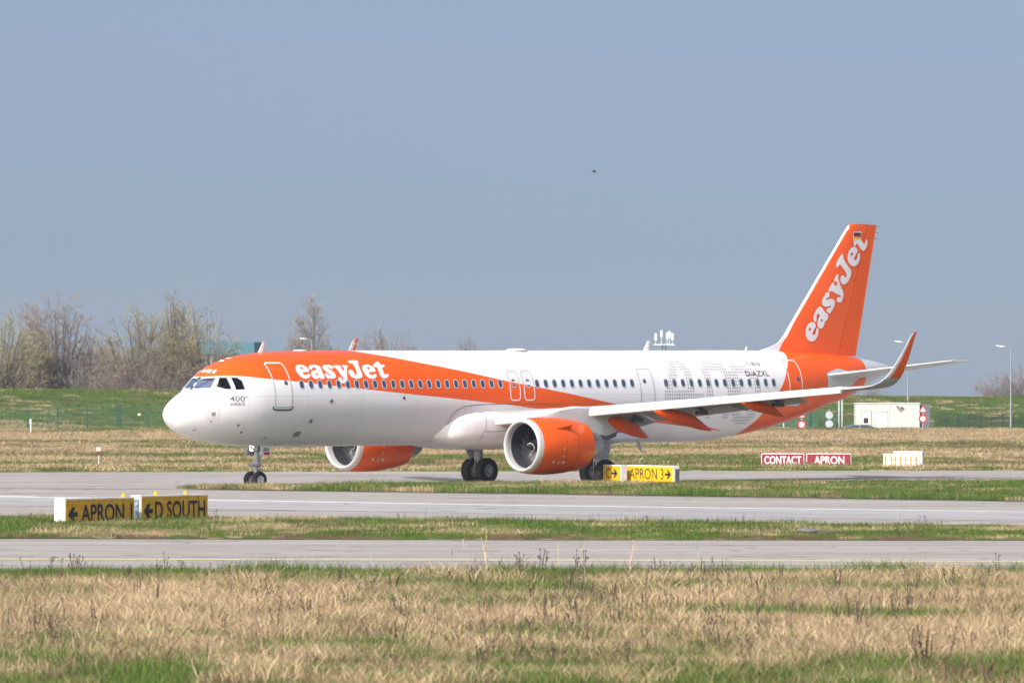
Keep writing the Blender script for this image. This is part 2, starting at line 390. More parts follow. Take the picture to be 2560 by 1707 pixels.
# ------------------------------------------------------------------ grass: patches of blades scattered with geometry nodes
def blade_mat(name, ca, cb, cc, trans=0.25):
    m = bpy.data.materials.new(name); m.use_nodes = True; nt = m.node_tree; nt.nodes.clear()
    at_ = nt.nodes.new('ShaderNodeAttribute'); at_.attribute_name = 'rnd'
    g = nt.nodes.new('ShaderNodeNewGeometry'); n = nt.nodes.new('ShaderNodeTexNoise'); n.inputs['Scale'].default_value = 0.35; n.inputs['Detail'].default_value = 4
    nt.links.new(g.outputs['Position'], n.inputs['Vector'])
    r = nt.nodes.new('ShaderNodeValToRGB'); e = r.color_ramp.elements
    e[0].position = 0.0; e[0].color = (*ca, 1); e[1].position = 1.0; e[1].color = (*cc, 1); k = e.new(0.55); k.color = (*cb, 1)
    nt.links.new(at_.outputs['Fac'], r.inputs[0])
    mr = nt.nodes.new('ShaderNodeMapRange'); mr.inputs[1].default_value = .3; mr.inputs[2].default_value = .7; mr.inputs[3].default_value = .72; mr.inputs[4].default_value = 1.18
    nt.links.new(n.outputs[0], mr.inputs[0])
    v = nt.nodes.new('ShaderNodeVectorMath'); v.operation = 'SCALE'; nt.links.new(r.outputs[0], v.inputs[0]); nt.links.new(mr.outputs[0], v.inputs['Scale'])
    d = nt.nodes.new('ShaderNodeBsdfDiffuse'); t = nt.nodes.new('ShaderNodeBsdfTranslucent'); mx = nt.nodes.new('ShaderNodeMixShader'); mx.inputs[0].default_value = trans
    o = nt.nodes.new('ShaderNodeOutputMaterial')
    nt.links.new(v.outputs[0], d.inputs[0]); nt.links.new(v.outputs[0], t.inputs[0]); nt.links.new(d.outputs[0], mx.inputs[1]); nt.links.new(t.outputs[0], mx.inputs[2]); nt.links.new(mx.outputs[0], o.inputs[0])
    return m
M_green = blade_mat('green_grass_blades', (0.060, 0.125, 0.018), (0.105, 0.20, 0.035), (0.25, 0.29, 0.09))
M_straw = blade_mat('straw_blades', (0.27, 0.195, 0.11), (0.58, 0.44, 0.255), (0.78, 0.64, 0.42))
M_brown = blade_mat('withered_brown_blades', (0.11, 0.07, 0.05), (0.22, 0.15, 0.10), (0.36, 0.26, 0.17))
M_mixed = blade_mat('mixed_grass_blades', (0.095, 0.15, 0.035), (0.22, 0.23, 0.085), (0.52, 0.41, 0.23))

def blade_patch(name, m, n, R, h0, h1, w, lean, seed):
    r = np.random.default_rng(seed); V = []; F = []; A = []
    for i in range(n):
        a = r.random()*6.283; q = R*math.sqrt(r.random()); x, y = q*math.cos(a), q*math.sin(a)
        h = h0+(h1-h0)*r.random()**1.4; d = r.random()*6.283; l = lean*h*(0.3+r.random()); dx, dy = math.cos(d)*l, math.sin(d)*l
        pa = r.random()*6.283; wx, wy = math.cos(pa)*w*(.6+.8*r.random())/2, math.sin(pa)*w/2
        o = len(V)
        V += [(x-wx, y-wy, -0.02), (x+wx, y+wy, -0.02), (x+dx*.35+wx*.8, y+dy*.35+wy*.8, h*.6), (x+dx*.35-wx*.8, y+dy*.35-wy*.8, h*.6), (x+dx, y+dy, h*(1-.25*lean*r.random()))]
        F += [(o, o+1, o+2, o+3), (o+3, o+2, o+4)]; A += [r.random()]*5
    me = bpy.data.meshes.new(name); me.from_pydata(V, [], F); me.materials.append(m)
    at_ = me.attributes.new('rnd', 'FLOAT', 'POINT'); at_.data.foreach_set('value', A)
    return bpy.data.objects.new(name, me)
def patch_collection(name, specs):
    c = bpy.data.collections.new(name)          # kept out of the scene: only a source for the scatter
    for i, sp in enumerate(specs): c.objects.link(blade_patch('%s_%02d' % (name, i), *sp))
    return c
def scatter(name, pts, rot, scl, idx, coll, label):
    me = bpy.data.meshes.new(name); me.from_pydata([tuple(p) for p in pts], [], [])
    for nm, ty, arr in (('rot', 'FLOAT', rot), ('scl', 'FLOAT', scl), ('idx', 'INT', idx)):
        a = me.attributes.new(nm, ty, 'POINT'); a.data.foreach_set('value', np.asarray(arr, np.int32 if ty == 'INT' else np.float32))
    o = link(name, me); tag(o, label, 'grass', kind='stuff')
    ng = bpy.data.node_groups.new(name+'_nodes', 'GeometryNodeTree')
    ng.interface.new_socket('Geometry', in_out='INPUT', socket_type='NodeSocketGeometry'); ng.interface.new_socket('Geometry', in_out='OUTPUT', socket_type='NodeSocketGeometry')
    N, L = ng.nodes, ng.links
    gi = N.new('NodeGroupInput'); go = N.new('NodeGroupOutput'); ip = N.new('GeometryNodeInstanceOnPoints'); ci = N.new('GeometryNodeCollectionInfo')
    ci.inputs[0].default_value = coll; ci.inputs['Separate Children'].default_value = True; ci.inputs['Reset Children'].default_value = True
    ip.inputs['Pick Instance'].default_value = True
    def na(nm, ty):
        q = N.new('GeometryNodeInputNamedAttribute'); q.data_type = ty; q.inputs[0].default_value = nm; return q.outputs[0]
    cx = N.new('ShaderNodeCombineXYZ'); L.new(na('rot', 'FLOAT'), cx.inputs[2])
    L.new(gi.outputs[0], ip.inputs['Points']); L.new(ci.outputs[0], ip.inputs['Instance']); L.new(na('idx', 'INT'), ip.inputs['Instance Index'])
    L.new(cx.outputs[0], ip.inputs['Rotation']); L.new(na('scl', 'FLOAT'), ip.inputs['Scale']); L.new(ip.outputs[0], go.inputs[0])
    md = o.modifiers.new('scatter', 'NODES'); md.node_group = ng
    return o
def grid_pts(x0, x1, y0, y1, step):
    xs, ys = np.meshgrid(np.arange(x0, x1, step), np.arange(y0, y1, step))
    xs = xs.ravel()+(RNG.random(xs.size)-.5)*step; ys = ys.ravel()+(RNG.random(ys.size)-.5)*step
    k = np.abs(xs) < ys*0.0665+4.0
    return xs[k], ys[k]
def fbm(x, y, sc, seed):
    return vnoise(x/sc, y/sc, seed)*.55+vnoise(x/sc*2.1, y/sc*2.1, seed+1)*.3+vnoise(x/sc*4.3, y/sc*4.3, seed+2)*.15

# variants: 0-1 fresh green, 2-3 mixed, 4-5 straw, 6 brown  (alphabetical order of names = index order)
NEAR = patch_collection('near_blades', [
    (M_green, 300, .62, .16, .42, .012, .45, 11), (M_green, 300, .62, .14, .36, .012, .6, 12),
    (M_mixed, 300, .62, .14, .36, .012, .6, 13), (M_mixed, 300, .62, .16, .40, .012, .7, 14),
    (M_straw, 300, .62, .18, .46, .012, .7, 15), (M_straw, 300, .62, .16, .40, .012, .9, 16),
    (M_brown, 150, .62, .20, .55, .012, .6, 17)])
LAWN = patch_collection('verge_blades', [
    (M_green, 260, .62, .08, .26, .012, .5, 21), (M_green, 260, .62, .08, .22, .012, .7, 22),
    (M_mixed, 260, .62, .08, .24, .012, .6, 23), (M_mixed, 260, .62, .08, .22, .012, .8, 24),
    (M_straw, 220, .62, .08, .25, .012, .8, 25), (M_straw, 220, .62, .07, .22, .012, .9, 26),
    (M_brown, 200, .62, .08, .30, .012, .8, 27)])
FAR = patch_collection('far_blades', [
    (M_green, 150, 1.2, .08, .28, .028, .5, 31), (M_green, 150, 1.2, .08, .24, .028, .7, 32),
    (M_mixed, 150, 1.2, .08, .28, .028, .6, 33), (M_mixed, 150, 1.2, .08, .26, .028, .8, 34),
    (M_straw, 150, 1.2, .10, .34, .028, .8, 35), (M_straw, 150, 1.2, .10, .30, .028, .9, 36),
    (M_brown, 120, 1.2, .10, .36, .028, .8, 37)])
def choose(x, y, green, brown=0.03):
    """green: probability field of fresh grass 0..1"""
    u = RNG.random(x.size); k = RNG.integers(0, 2, x.size)
    idx = np.where(u < green*.78, k, np.where(u < green*.78+.20, 2+k, 4+k))
    return np.where(RNG.random(x.size) < brown, 6, idx)

# foreground meadow
x, y = grid_pts(-20, 20, 136, 206.5, 0.50)
f = fbm(x, y, 9.0, 40)
green = np.clip((f-.50)*3.4+.20, .03, .9)
edge = 197.5+3.5*vnoise(x/4, y*0, 9)
green = np.maximum(green, np.clip((y-edge)/2.0, 0, 1)*1.25)
green = np.maximum(green, np.clip((154-y)/9, 0, 1)*np.clip((fbm(x, y, 4, 77)-.34)*5, 0, .95))
s = (.8+.5*RNG.random(x.size))*np.where(RNG.random(x.size) < .10, 1.4, 1.0); s *= np.where((y > 203.5), .85, 1.0)
scatter('meadow_grass', np.stack([x, y, 0*x], 1), RNG.random(x.size)*6.283, s, choose(x, y, green, .045), NEAR, 'tall straw coloured and green meadow grass filling the foreground')
# middle verge
def verge(name, poly, step, seed, gbias, label):
    xs = [p[0] for p in poly]; ys = [p[1] for p in poly]
    x, y = grid_pts(max(min(xs), -30), min(max(xs), 34), min(ys), max(ys), step)
    k = inpoly(x, y, poly); x, y = x[k], y[k]
    g = np.clip((fbm(x, y, 4.0, seed)-.40)*2.6+gbias, .05, 1)
    return x, y, g
x, y, g = verge('v', STRIP3, .46, 60, .55, '')
dn = y-np.interp(x, [-90, -16, 0, 16, 44], [254.5, 249.6, 247.6, 247, 246.5])
brown = np.clip((1.8-dn)/1.8, 0, 1)*np.clip((fbm(x, y, 2.2, 66)-.36)*4, 0, .9)+.02
s = (.55+.5*RNG.random(x.size))*np.clip(.5+dn*.16, .5, 1.0)*np.where(RNG.random(x.size) < .10, 1.55, 1.0)
scatter('verge_grass', np.stack([x, y, .03+.03*np.clip(dn/.5, 0, 1)], 1), RNG.random(x.size)*6.283, s, choose(x, y, g, brown), LAWN, 'green grass verge behind the nearest taxiway, brown along its edge')
x, y, g = verge('v', STRIP2, .50, 80, .62, '')
scatter('island_grass', np.stack([x, y, 0*x+.07], 1), RNG.random(x.size)*6.283, (.7+.5*RNG.random(x.size))*np.where(RNG.random(x.size) < .08, 1.5, 1.0), choose(x, y, g, .03), LAWN, 'green grass island in front of the airliner wheels')
# field beyond the far taxiway, up to the fence
x, y = grid_pts(-46, 46, 386, 600, 0.95)
k = y > np.interp(x, [-260, 260], [358.5, 418])-.1; x, y = x[k], y[k]
f = fbm(x*.45, y*.8, 13.0, 90); de = y-np.interp(x, [-260, 260], [358.5, 418])
g = np.clip((f-.49)*4.0+.27, .03, .95); g = np.where(de < 7, np.maximum(g, .85-.05*de), g)
br = .04+.35*(np.abs(fbm(x*.4, y, 17, 95)-.5) < .035)
scatter('field_grass', np.stack([x, y, gh(x, y)-.01], 1), RNG.random(x.size)*6.283, (.7+.5*RNG.random(x.size))*np.clip(.4+de*.2, .4, 1), choose(x, y, g, br), FAR, 'patchy straw and green field between the far taxiway and the fence')
# berm
x, y = grid_pts(-52, 56, 590, 728, 1.05)
p = np.clip((x+40)/87, 0, 1); k = (y > 584+102*p) & (y < 632+98*p); x, y, p = x[k], y[k], p[k]
g = np.clip((fbm(x, y, 8.0, 120)-.38)*1.6+.80, .5, 1.12)
scatter('berm_grass', np.stack([x, y, gh(x, y)-.02], 1), RNG.random(x.size)*6.283, .55+.4*RNG.random(x.size), choose(x, y, g, .03), FAR, 'green grass covering the long embankment behind the fence')

# ------------------------------------------------------------------ the airliner (local frame: x = aft from nose, y = starboard, z = up; b below = distance to port)
PLANE = empty('airliner', (-14.7075, 336.54, 0.0), math.radians(43.7312))
tag(PLANE, 'white and orange twin engine passenger jet taxiing on the far taxiway', 'airplane')
ZC = 3.857
T = np.array([
[0.00,-0.66,-0.66,0.00,-0.66],
[0.03,-0.54,-0.79,0.14,-0.66],
[0.10,-0.43,-0.90,0.27,-0.66],
[0.25,-0.27,-1.07,0.46,-0.65],
[0.50,-0.06,-1.29,0.68,-0.62],
[0.80, 0.13,-1.45,0.86,-0.57],
[1.20, 0.33,-1.60,1.05,-0.49],
[1.50, 0.47,-1.69,1.18,-0.42],
[1.85, 0.82,-1.77,1.32,-0.34],
[2.25, 1.15,-1.84,1.47,-0.25],
[2.80, 1.46,-1.91,1.64,-0.16],
[3.30, 1.65,-1.96,1.77,-0.10],
[4.00, 1.82,-2.02,1.90,-0.05],
[4.80, 1.93,-2.05,1.95,-0.02],
[5.60, 2.00,-2.07,1.97,0.0],
[7.00, 2.05,-2.07,1.975,0.0],
[9.00, 2.07,-2.07,1.975,0.0],
[29.6, 2.07,-2.07,1.975,0.0],
[31.0, 2.07,-2.06,1.975,0.01],
[32.5, 2.08,-1.99,1.96,0.05],
[34.0, 2.08,-1.82,1.92,0.14],
[35.5, 2.07,-1.60,1.84,0.26],
[37.0, 2.04,-1.31,1.71,0.42],
[38.5, 2.00,-0.93,1.51,0.58],
[40.0, 1.93,-0.48,1.25,0.76],
[41.3, 1.83,-0.18,0.98,0.92],
[42.5, 1.70, 0.27,0.68,1.05],
[43.5, 1.56, 0.74,0.43,1.15],
[44.2, 1.43, 0.98,0.26,1.20],
[44.51,1.33, 1.10,0.12,1.22]])
def pch(xs, ys, x):
    h = np.diff(xs); d = np.diff(ys)/h; m = np.zeros_like(ys)
    for i in range(1, len(xs)-1):
        if d[i-1]*d[i] > 0:
            w1 = 2*h[i]+h[i-1]; w2 = h[i]+2*h[i-1]; m[i] = (w1+w2)/(w1/d[i-1]+w2/d[i])
    m[0] = d[0]; m[-1] = d[-1]
    x = np.clip(x, xs[0], xs[-1]); i = np.clip(np.searchsorted(xs, x)-1, 0, len(xs)-2); t = (x-xs[i])/h[i]
    return ys[i]*(1+2*t)*(1-t)**2+h[i]*m[i]*t*(1-t)**2+ys[i+1]*t*t*(3-2*t)+h[i]*m[i+1]*t*t*(t-1)
SL = np.sqrt(T[:, 0])
def prof(L):
    x = np.sqrt(np.maximum(np.asarray(L, float), 0)); return [pch(SL, T[:, k], x) for k in (1, 2, 3, 4)]
def half(L, z):
    t, bo, w, m = prof(L); zz = np.asarray(z, float)-ZC
    r = np.where(zz > m, (zz-m)/np.maximum(t-m, 1e-6), (m-zz)/np.maximum(m-bo, 1e-6))
    return w*np.sqrt(np.maximum(0, 1-r*r))
_NT = 6000
_TAB = list(zip(*[q.tolist() for q in prof((np.linspace(0, math.sqrt(44.51), _NT+1))**2)]))
def half_s(L, z):
    """fast scalar version of half()"""
    x = math.sqrt(max(L, 0.0))/math.sqrt(44.51)*_NT; i = min(_NT-1, int(x)); f = x-i; a, c = _TAB[i], _TAB[i+1]
    t, bo, w, m = (a[k]+(c[k]-a[k])*f for k in range(4)); zz = z-ZC
    r = (zz-m)/max(t-m, 1e-6) if zz > m else (m-zz)/max(m-bo, 1e-6)
    return w*math.sqrt(max(0.0, 1-r*r))
def surf(L, z, off=0.0):
    """point on the port side of the hull, moved outwards by off"""
    h = half_s(L, z); e = 0.01
    dL = (half_s(L+e, z)-half_s(L-e, z))/(2*e); dz = (half_s(L, z+e)-half_s(L, z-e))/(2*e)
    n = Vector((-dL, 1.0, -dz)).normalized()
    return Vector((L+n.x*off, -(h+n.y*off), z+n.z*off))
def surf_n(L, z):
    return (surf(L, z, 1.0)-surf(L, z, 0.0)).normalized()
def L_of(bb, z):
    lo, hi = 0.0, 6.0
    for _ in range(50):
        m = (lo+hi)/2
        if float(half(m, z)) < bb or abs(z-ZC) > 9: lo = m
        else: hi = m
    return hi

# --- hull paint: which colour a point wears follows from where it sits along and up the hull
def hull_mat():
    m = bpy.data.materials.new('hull_livery'); m.use_nodes = True; nt = m.node_tree; bs = nt.nodes['Principled BSDF']
    tc = nt.nodes.new('ShaderNodeTexCoord'); sx = nt.nodes.new('ShaderNodeSeparateXYZ'); nt.links.new(tc.outputs['Object'], sx.inputs[0])
    def math_(op, a, c):
        n = nt.nodes.new('ShaderNodeMath'); n.operation = op
        for i, q in enumerate((a, c)):
            if isinstance(q, (int, float)): n.inputs[i].default_value = q
            else: nt.links.new(q, n.inputs[i])
        return n.outputs[0]
    def fcurve(src, pts, sx_, sy_):
        n = nt.nodes.new('ShaderNodeFloatCurve'); c = n.mapping.curves[0]
        pts = sorted(pts); c.points[0].location = (pts[0][0]/sx_, pts[0][1]/sy_); c.points[1].location = (pts[-1][0]/sx_, pts[-1][1]/sy_)
        for p in pts[1:-1]: c.points.new(p[0]/sx_, p[1]/sy_)
        for p in c.points: p.handle_type = 'VECTOR'
        n.mapping.update()
        nt.links.new(math_('DIVIDE', src, sx_), n.inputs['Value'])
        return math_('MULTIPLY', n.outputs[0], sy_)
    X, Z = sx.outputs['X'], sx.outputs['Z']
    up = fcurve(X, [(0, 8), (9.6, 8), (10.0, 6.1), (10.573, 5.885), (10.915, 5.823), (11.625, 5.705), (12.281, 5.611), (12.944, 5.493), (14.511, 5.239), (15.994, 4.989), (17.474, 4.72), (18.224, 4.591), (19.683, 4.371), (21.967, 4.026), (24.742, 3.566), (32.414, 2.276), (33, 1.2), (45, 1.0)], 45, 8)
    lo = fcurve(X, [(0, 4.79), (1.9, 4.79), (2.178, 4.829), (2.53, 4.858), (3.119, 4.829), (4.511, 4.699), (5.379, 4.635), (6.444, 4.55), (7.978, 4.403), (9.541, 4.28), (10.799, 4.165), (12.24, 4.044), (14.043, 3.905), (17.322, 3.625), (18.657, 3.514), (19.332, 3.435), (20.349, 3.337), (27.262, 2.746), (30.37, 2.457), (32.408, 2.281), (33, 2.2), (45, 2.0)], 45, 8)
    rr = fcurve(Z, [(0, 33.0), (2.0, 33.6), (2.173, 33.729), (2.555, 34.054), (3.083, 34.478), (4.098, 35.385), (4.518, 35.728), (4.962, 36.056), (5.455, 36.545), (5.751, 36.901), (5.93, 37.2), (8, 37.6)], 8, 45)
    fr = math_('MULTIPLY', math_('GREATER_THAN', Z, lo), math_('LESS_THAN', Z, up))
    re = math_('MULTIPLY', math_('GREATER_THAN', X, rr), math_('LESS_THAN', X, 42.22))
    fac = math_('MAXIMUM', fr, re)
    mx = nt.nodes.new('ShaderNodeMix'); mx.data_type = 'RGBA'
    n1 = nt.nodes.new('ShaderNodeTexNoise'); n1.inputs['Scale'].default_value = 0.6; n1.inputs['Detail'].default_value = 5; nt.links.new(tc.outputs['Object'], n1.inputs['Vector'])
    mr = nt.nodes.new('ShaderNodeMapRange'); mr.inputs[1].default_value = .3; mr.inputs[2].default_value = .7; mr.inputs[3].default_value = .95; mr.inputs[4].default_value = 1.02
    nt.links.new(n1.outputs[0], mr.inputs[0])
    mx.inputs[6].default_value = (*WHITE_C, 1); mx.inputs[7].default_value = (*ORANGE_C, 1)
    nt.links.new(fac, mx.inputs[0])
    cone = nt.nodes.new('ShaderNodeMix'); cone.data_type = 'RGBA'; cone.inputs[7].default_value = (0.60, 0.64, 0.67, 1)
    nt.links.new(math_('GREATER_THAN', X, 42.22), cone.inputs[0]); nt.links.new(mx.outputs[2], cone.inputs[6])
    # faint skin joints
    jx = math_('LESS_THAN', math_('FRACT', math_('DIVIDE', X, 3.2004), 0), 0.006)
    jz = math_('LESS_THAN', math_('ABSOLUTE', math_('SUBTRACT', Z, 3.98), 0), 0.012)
    jn = math_('MAXIMUM', jx, jz)
    sc = math_('MULTIPLY', mr.outputs[0], math_('SUBTRACT', 1.0, math_('MULTIPLY', jn, 0.20)))
    v = nt.nodes.new('ShaderNodeVectorMath'); v.operation = 'SCALE'; nt.links.new(cone.outputs[2], v.inputs[0]); nt.links.new(sc, v.inputs['Scale'])
    ge = nt.nodes.new('ShaderNodeNewGeometry'); ins = nt.nodes.new('ShaderNodeMix'); ins.data_type = 'RGBA'; ins.inputs[7].default_value = (.06, .068, .072, 1)   # the inside of the skin is dark lining
    nt.links.new(ge.outputs['Backfacing'], ins.inputs[0]); nt.links.new(v.outputs[0], ins.inputs[6])
    nt.links.new(ins.outputs[2], bs.inputs['Base Color'])
    bs.inputs['Roughness'].default_value = 0.28; bs.inputs['Specular IOR Level'].default_value = .4; bs.inputs['Coat Weight'].default_value = 0.12; bs.inputs['Coat Roughness'].default_value = 0.08
    return m
M_hull = hull_mat()
M_lining = mat('cockpit_lining', (0.075, 0.085, 0.09), 0.8)

# --- fuselage skin with the cockpit openings cut through it
Ls = np.concatenate([np.linspace(0.02, 1.0, 22)**2*0.6, np.linspace(0.66, 7.0, 54), np.arange(7.4, 30, .8), np.linspace(30.2, 44.51, 60)])
NS = 80
pt, pb_, pw, pm = prof(Ls); th = np.linspace(0, 2*math.pi, NS, endpoint=False); ct, st = np.cos(th), np.sin(th)
rings = []
for i, L in enumerate(Ls):
    z = ZC+pm[i]+np.where(ct > 0, (pt[i]-pm[i])*ct, (pm[i]-pb_[i])*ct)
    rings.append([(float(L), float(pw[i]*st[k]), float(z[k])) for k in range(NS)])
fb = MB(); fb.loft(rings)
fuselage = fb.build('fuselage', M_hull, PLANE, smooth=True)
W2 = [(.045, 4.712), (.76, 4.776), (.885, 4.334), (.25, 4.30), (.06, 4.36)]                                   # (b, z) front windshield
W3 = [(2.296, 4.772), (2.539, 4.779), (2.512, 4.276), (2.259, 4.288), (1.975, 4.38)]                        # (L, z) sliding window
W4 = [(2.678, 4.772), (2.935, 4.772), (3.073, 4.633), (3.087, 4.274), (2.679, 4.257)]                       # (L, z) fixed rear window
def prism(pts3a, pts3b):
    b = MB(); n = len(pts3a); b.add(list(pts3a)+list(pts3b), [tuple(range(n)), tuple(reversed(range(n, 2*n)))]+[(i, n+i, n+(i+1) % n, (i+1) % n) for i in range(n)]); return b
cuts = []
for sgn in (1, -1):
    cuts.append(prism([(0.9, -sgn*p, z) for p, z in W2], [(2.45, -sgn*p, z) for p, z in W2]))
    for Wp in (W3, W4): cuts.append(prism([(p, -sgn*0.55, z) for p, z in Wp], [(p, -sgn*2.4, z) for p, z in Wp]))
cb = MB()
for q in cuts: cb.add(q.v, q.f)
cutter = cb.build('cutter', M_dgrey)
mod = fuselage.modifiers.new('cut', 'BOOLEAN'); mod.operation = 'DIFFERENCE'; mod.object = cutter; mod.solver = 'EXACT'; mod.use_self = True
cutter.parent = PLANE
bpy.context.view_layer.update()
dg = bpy.context.evaluated_depsgraph_get()
newme = bpy.data.meshes.new_from_object(fuselage.evaluated_get(dg))
fuselage.modifiers.clear()
# drop the inner faces left by the cutter prisms: keep only faces that lie on the skin
bm = bmesh.new(); bm.from_mesh(newme)
kill = []
for fc in bm.faces:
    c = fc.calc_center_median()
    if 1.0 < c.x < 3.3 and 4.2 < c.z < 4.82:
        h = float(half(c.x, c.z))
        if abs(abs(c.y)-h) > 0.03: kill.append(fc)
bmesh.ops.delete(bm, geom=kill, context='FACES')
bm.to_mesh(newme); bm.free(); newme.materials.clear(); newme.materials.append(M_hull)
newme.shade_smooth(); fuselage.data = newme
bpy.data.objects.remove(cutter)

def thin_glass():
    m = bpy.data.materials.new('cockpit_glass'); m.use_nodes = True; nt = m.node_tree; nt.nodes.clear()
    tr = nt.nodes.new('ShaderNodeBsdfTransparent'); tr.inputs[0].default_value = (0.42, 0.50, 0.55, 1)
    gl = nt.nodes.new('ShaderNodeBsdfGlossy'); gl.inputs['Roughness'].default_value = 0.03; gl.inputs[0].default_value = (.9, .95, 1, 1)
    fr = nt.nodes.new('ShaderNodeFresnel'); fr.inputs[0].default_value = 1.42
    mx = nt.nodes.new('ShaderNodeMixShader'); o = nt.nodes.new('ShaderNodeOutputMaterial')
    nt.links.new(fr.outputs[0], mx.inputs[0]); nt.links.new(tr.outputs[0], mx.inputs[1]); nt.links.new(gl.outputs[0], mx.inputs[2]); nt.links.new(mx.outputs[0], o.inputs[0])
    return m
M_cglass = thin_glass()
def cockpit_window(loop3, sgn):
    """loop3: points on the skin (port side); glass 15 mm inside it, with a dark reveal"""
    n = len(loop3); c = sum((Vector(p) for p in loop3), Vector())/n
    nrm = Vector((0, 0, 0))
    for i in range(n): nrm += (Vector(loop3[i])-c).cross(Vector(loop3[(i+1) % n])-c)
    nrm.normalize()
    if nrm.dot(c-Vector((3.0, 0, 4.0))) < 0: nrm = -nrm
    def mir(p): return (p[0], p[1]*sgn, p[2])
    inn = [Vector(p)-nrm*0.02+(c-Vector(p))*0.01 for p in loop3]; out = [Vector(p)+nrm*0.006-(c-Vector(p))*.02 for p in loop3]
    g = MB(); g.add([mir(p) for p in inn], [tuple(range(n))])
    w = g.build('cockpit_window', M_cglass, fuselage)
    r = MB(); deep = [Vector(p)-nrm*0.05+(c-Vector(p))*0.03 for p in loop3]
    r.add([mir(p) for p in out]+[mir(p) for p in deep], [(i, (i+1) % n, n+(i+1) % n, n+i) for i in range(n)])
    fr = r.build('cockpit_window_frame', mat('window_seal', (.42, .45, .47), .6), fuselage)
    return w
l2 = [(L_of(p, z), -p, z) for p, z in W2]; l3 = [tuple(surf(p, z)) for p, z in W3]; l4 = [tuple(surf(p, z)) for p, z in W4]
for sgn in (1, -1):
    for lp in (l2, l3, l4): cockpit_window(lp, sgn)
# cockpit interior: lining shell, floor, bulkhead, glareshield, two seats
cl = MB()
def bulk(L, k):
    t = prof(L); ring = []
    for i in range(28):
        a_ = 2*math.pi*i/28; c_ = math.cos(a_); ring.append((L, float(t[2])*k*math.sin(a_), ZC+float(t[3])+k*(float(t[0]-t[3]) if c_ > 0 else float(t[3]-t[1]))*c_))
    return ring
cl.add(bulk(3.4, .95), [tuple(range(28))])
for i in range(10):
    L0, L1 = 1.0+.24*i, 1.0+.24*(i+1); h0, h1 = float(half(L0, 3.15))-.08, float(half(L1, 3.15))-.08
    cl.add([(L0, -h0, 3.15), (L1, -h1, 3.15), (L1, h1, 3.15), (L0, h0, 3.15)], [(0, 1, 2, 3)])
cl.box(1.78, 2.12, -0.62, 0.62, 3.75, 4.12)
for yy in (-0.53, 0.53): cl.box(2.80, 2.95, yy-.23, yy+.23, 3.3, 4.50)
lining = cl.build('cockpit_interior', M_lining, fuselage)

# --- cabin windows: each a pane with its own surround
wv = MB(); fv = MB(); NW = 20
def oval(rx, rz, p=2.6):
    return [(rx*math.copysign(abs(math.cos(t))**(2/p), math.cos(t)), rz*math.copysign(abs(math.sin(t))**(2/p), math.sin(t))) for t in [2*math.pi*k/NW for k in range(NW)]]
o0, o1, o2 = oval(.112, .170), oval(.125, .185), oval(.150, .212)
wv.add([(x, 0.004, z) for x, z in o0], [tuple(range(NW))])
fv.add([(x, 0.004, z) for x, z in o0]+[(x, 0.012, z) for x, z in o1]+[(x, 0.002, z) for x, z in o2], [(i+j*NW, (i+1) % NW+j*NW, NW+(i+1) % NW+j*NW, NW+i+j*NW) for j in (0, 1) for i in range(NW)])
win_me = fr_me = None
def cabin_window(L, z):
    global win_me, fr_me
    p = surf(L, z, 0.0); n = surf_n(L, z)
    X = Vector((1, 0, 0)); X = (X-n*X.dot(n)).normalized(); Zv = X.cross(n); 
    if Zv.z < 0: Zv = -Zv
    M = Matrix(((X.x, n.x, Zv.x, p.x), (X.y, n.y, Zv.y, p.y), (X.z, n.z, Zv.z, p.z), (0, 0, 0, 1)))
    if win_me is None:
        w = wv.build('window', M_glassdark, fuselage); f = fv.build('window_surround', M_frame, fuselage, smooth=True); win_me, fr_me = w.data, f.data
    else:
        w = link('window', win_me, fuselage); f = link('window_surround', fr_me, fuselage)
    w.matrix_local = M; f.matrix_local = M
ZW = 4.466
for i in range(23): cabin_window(6.1085+.5334*i, ZW)
for j in list(range(12))+list(range(15, 29)): cabin_window(20.0784+.5334*j, ZW)
cabin_window(18.655, 4.49); cabin_window(19.528, 4.49)

# --- doors: a skin panel a few mm proud with a painted outline
def strip(loop, wdt, closed=True):
    """ribbon polygon (2D) following a loop"""
    n = len(loop); q = []
    for i in range(n if closed else n-1):
        p0 = Vector(loop[i]); p1 = Vector(loop[(i+1) % n]); d = (p1-p0); 
        if d.length < 1e-6: continue
        d.normalize(); nn = Vector((-d.y, d.x))*wdt/2
        q.append([p0-nn-d*wdt*.3, p1-nn+d*wdt*.3, p1+nn+d*wdt*.3, p0+nn-d*wdt*.3])
    return q
def rrect(x0, x1, z0, z1, r, k=5):
    out = []
    for cx, cz, a0 in ((x1-r, z1-r, 0), (x0+r, z1-r, 90), (x0+r, z0+r, 180), (x1-r, z0+r, 270)):
        for j in range(k+1): a = math.radians(a0+90*j/k); out.append((cx+r*math.cos(a), cz+r*math.sin(a)))
    return out
def fill_on_skin(mb, loop, off, mi, dz=.08):
    me = poly_mesh([loop]); map_mesh(me, lambda x, y: surf(x, y, off), cut=dz, cutx=.4)
    mb.add([v.co[:] for v in me.vertices], [tuple(p.vertices) for p in me.polygons], mi); bpy.data.meshes.remove(me)
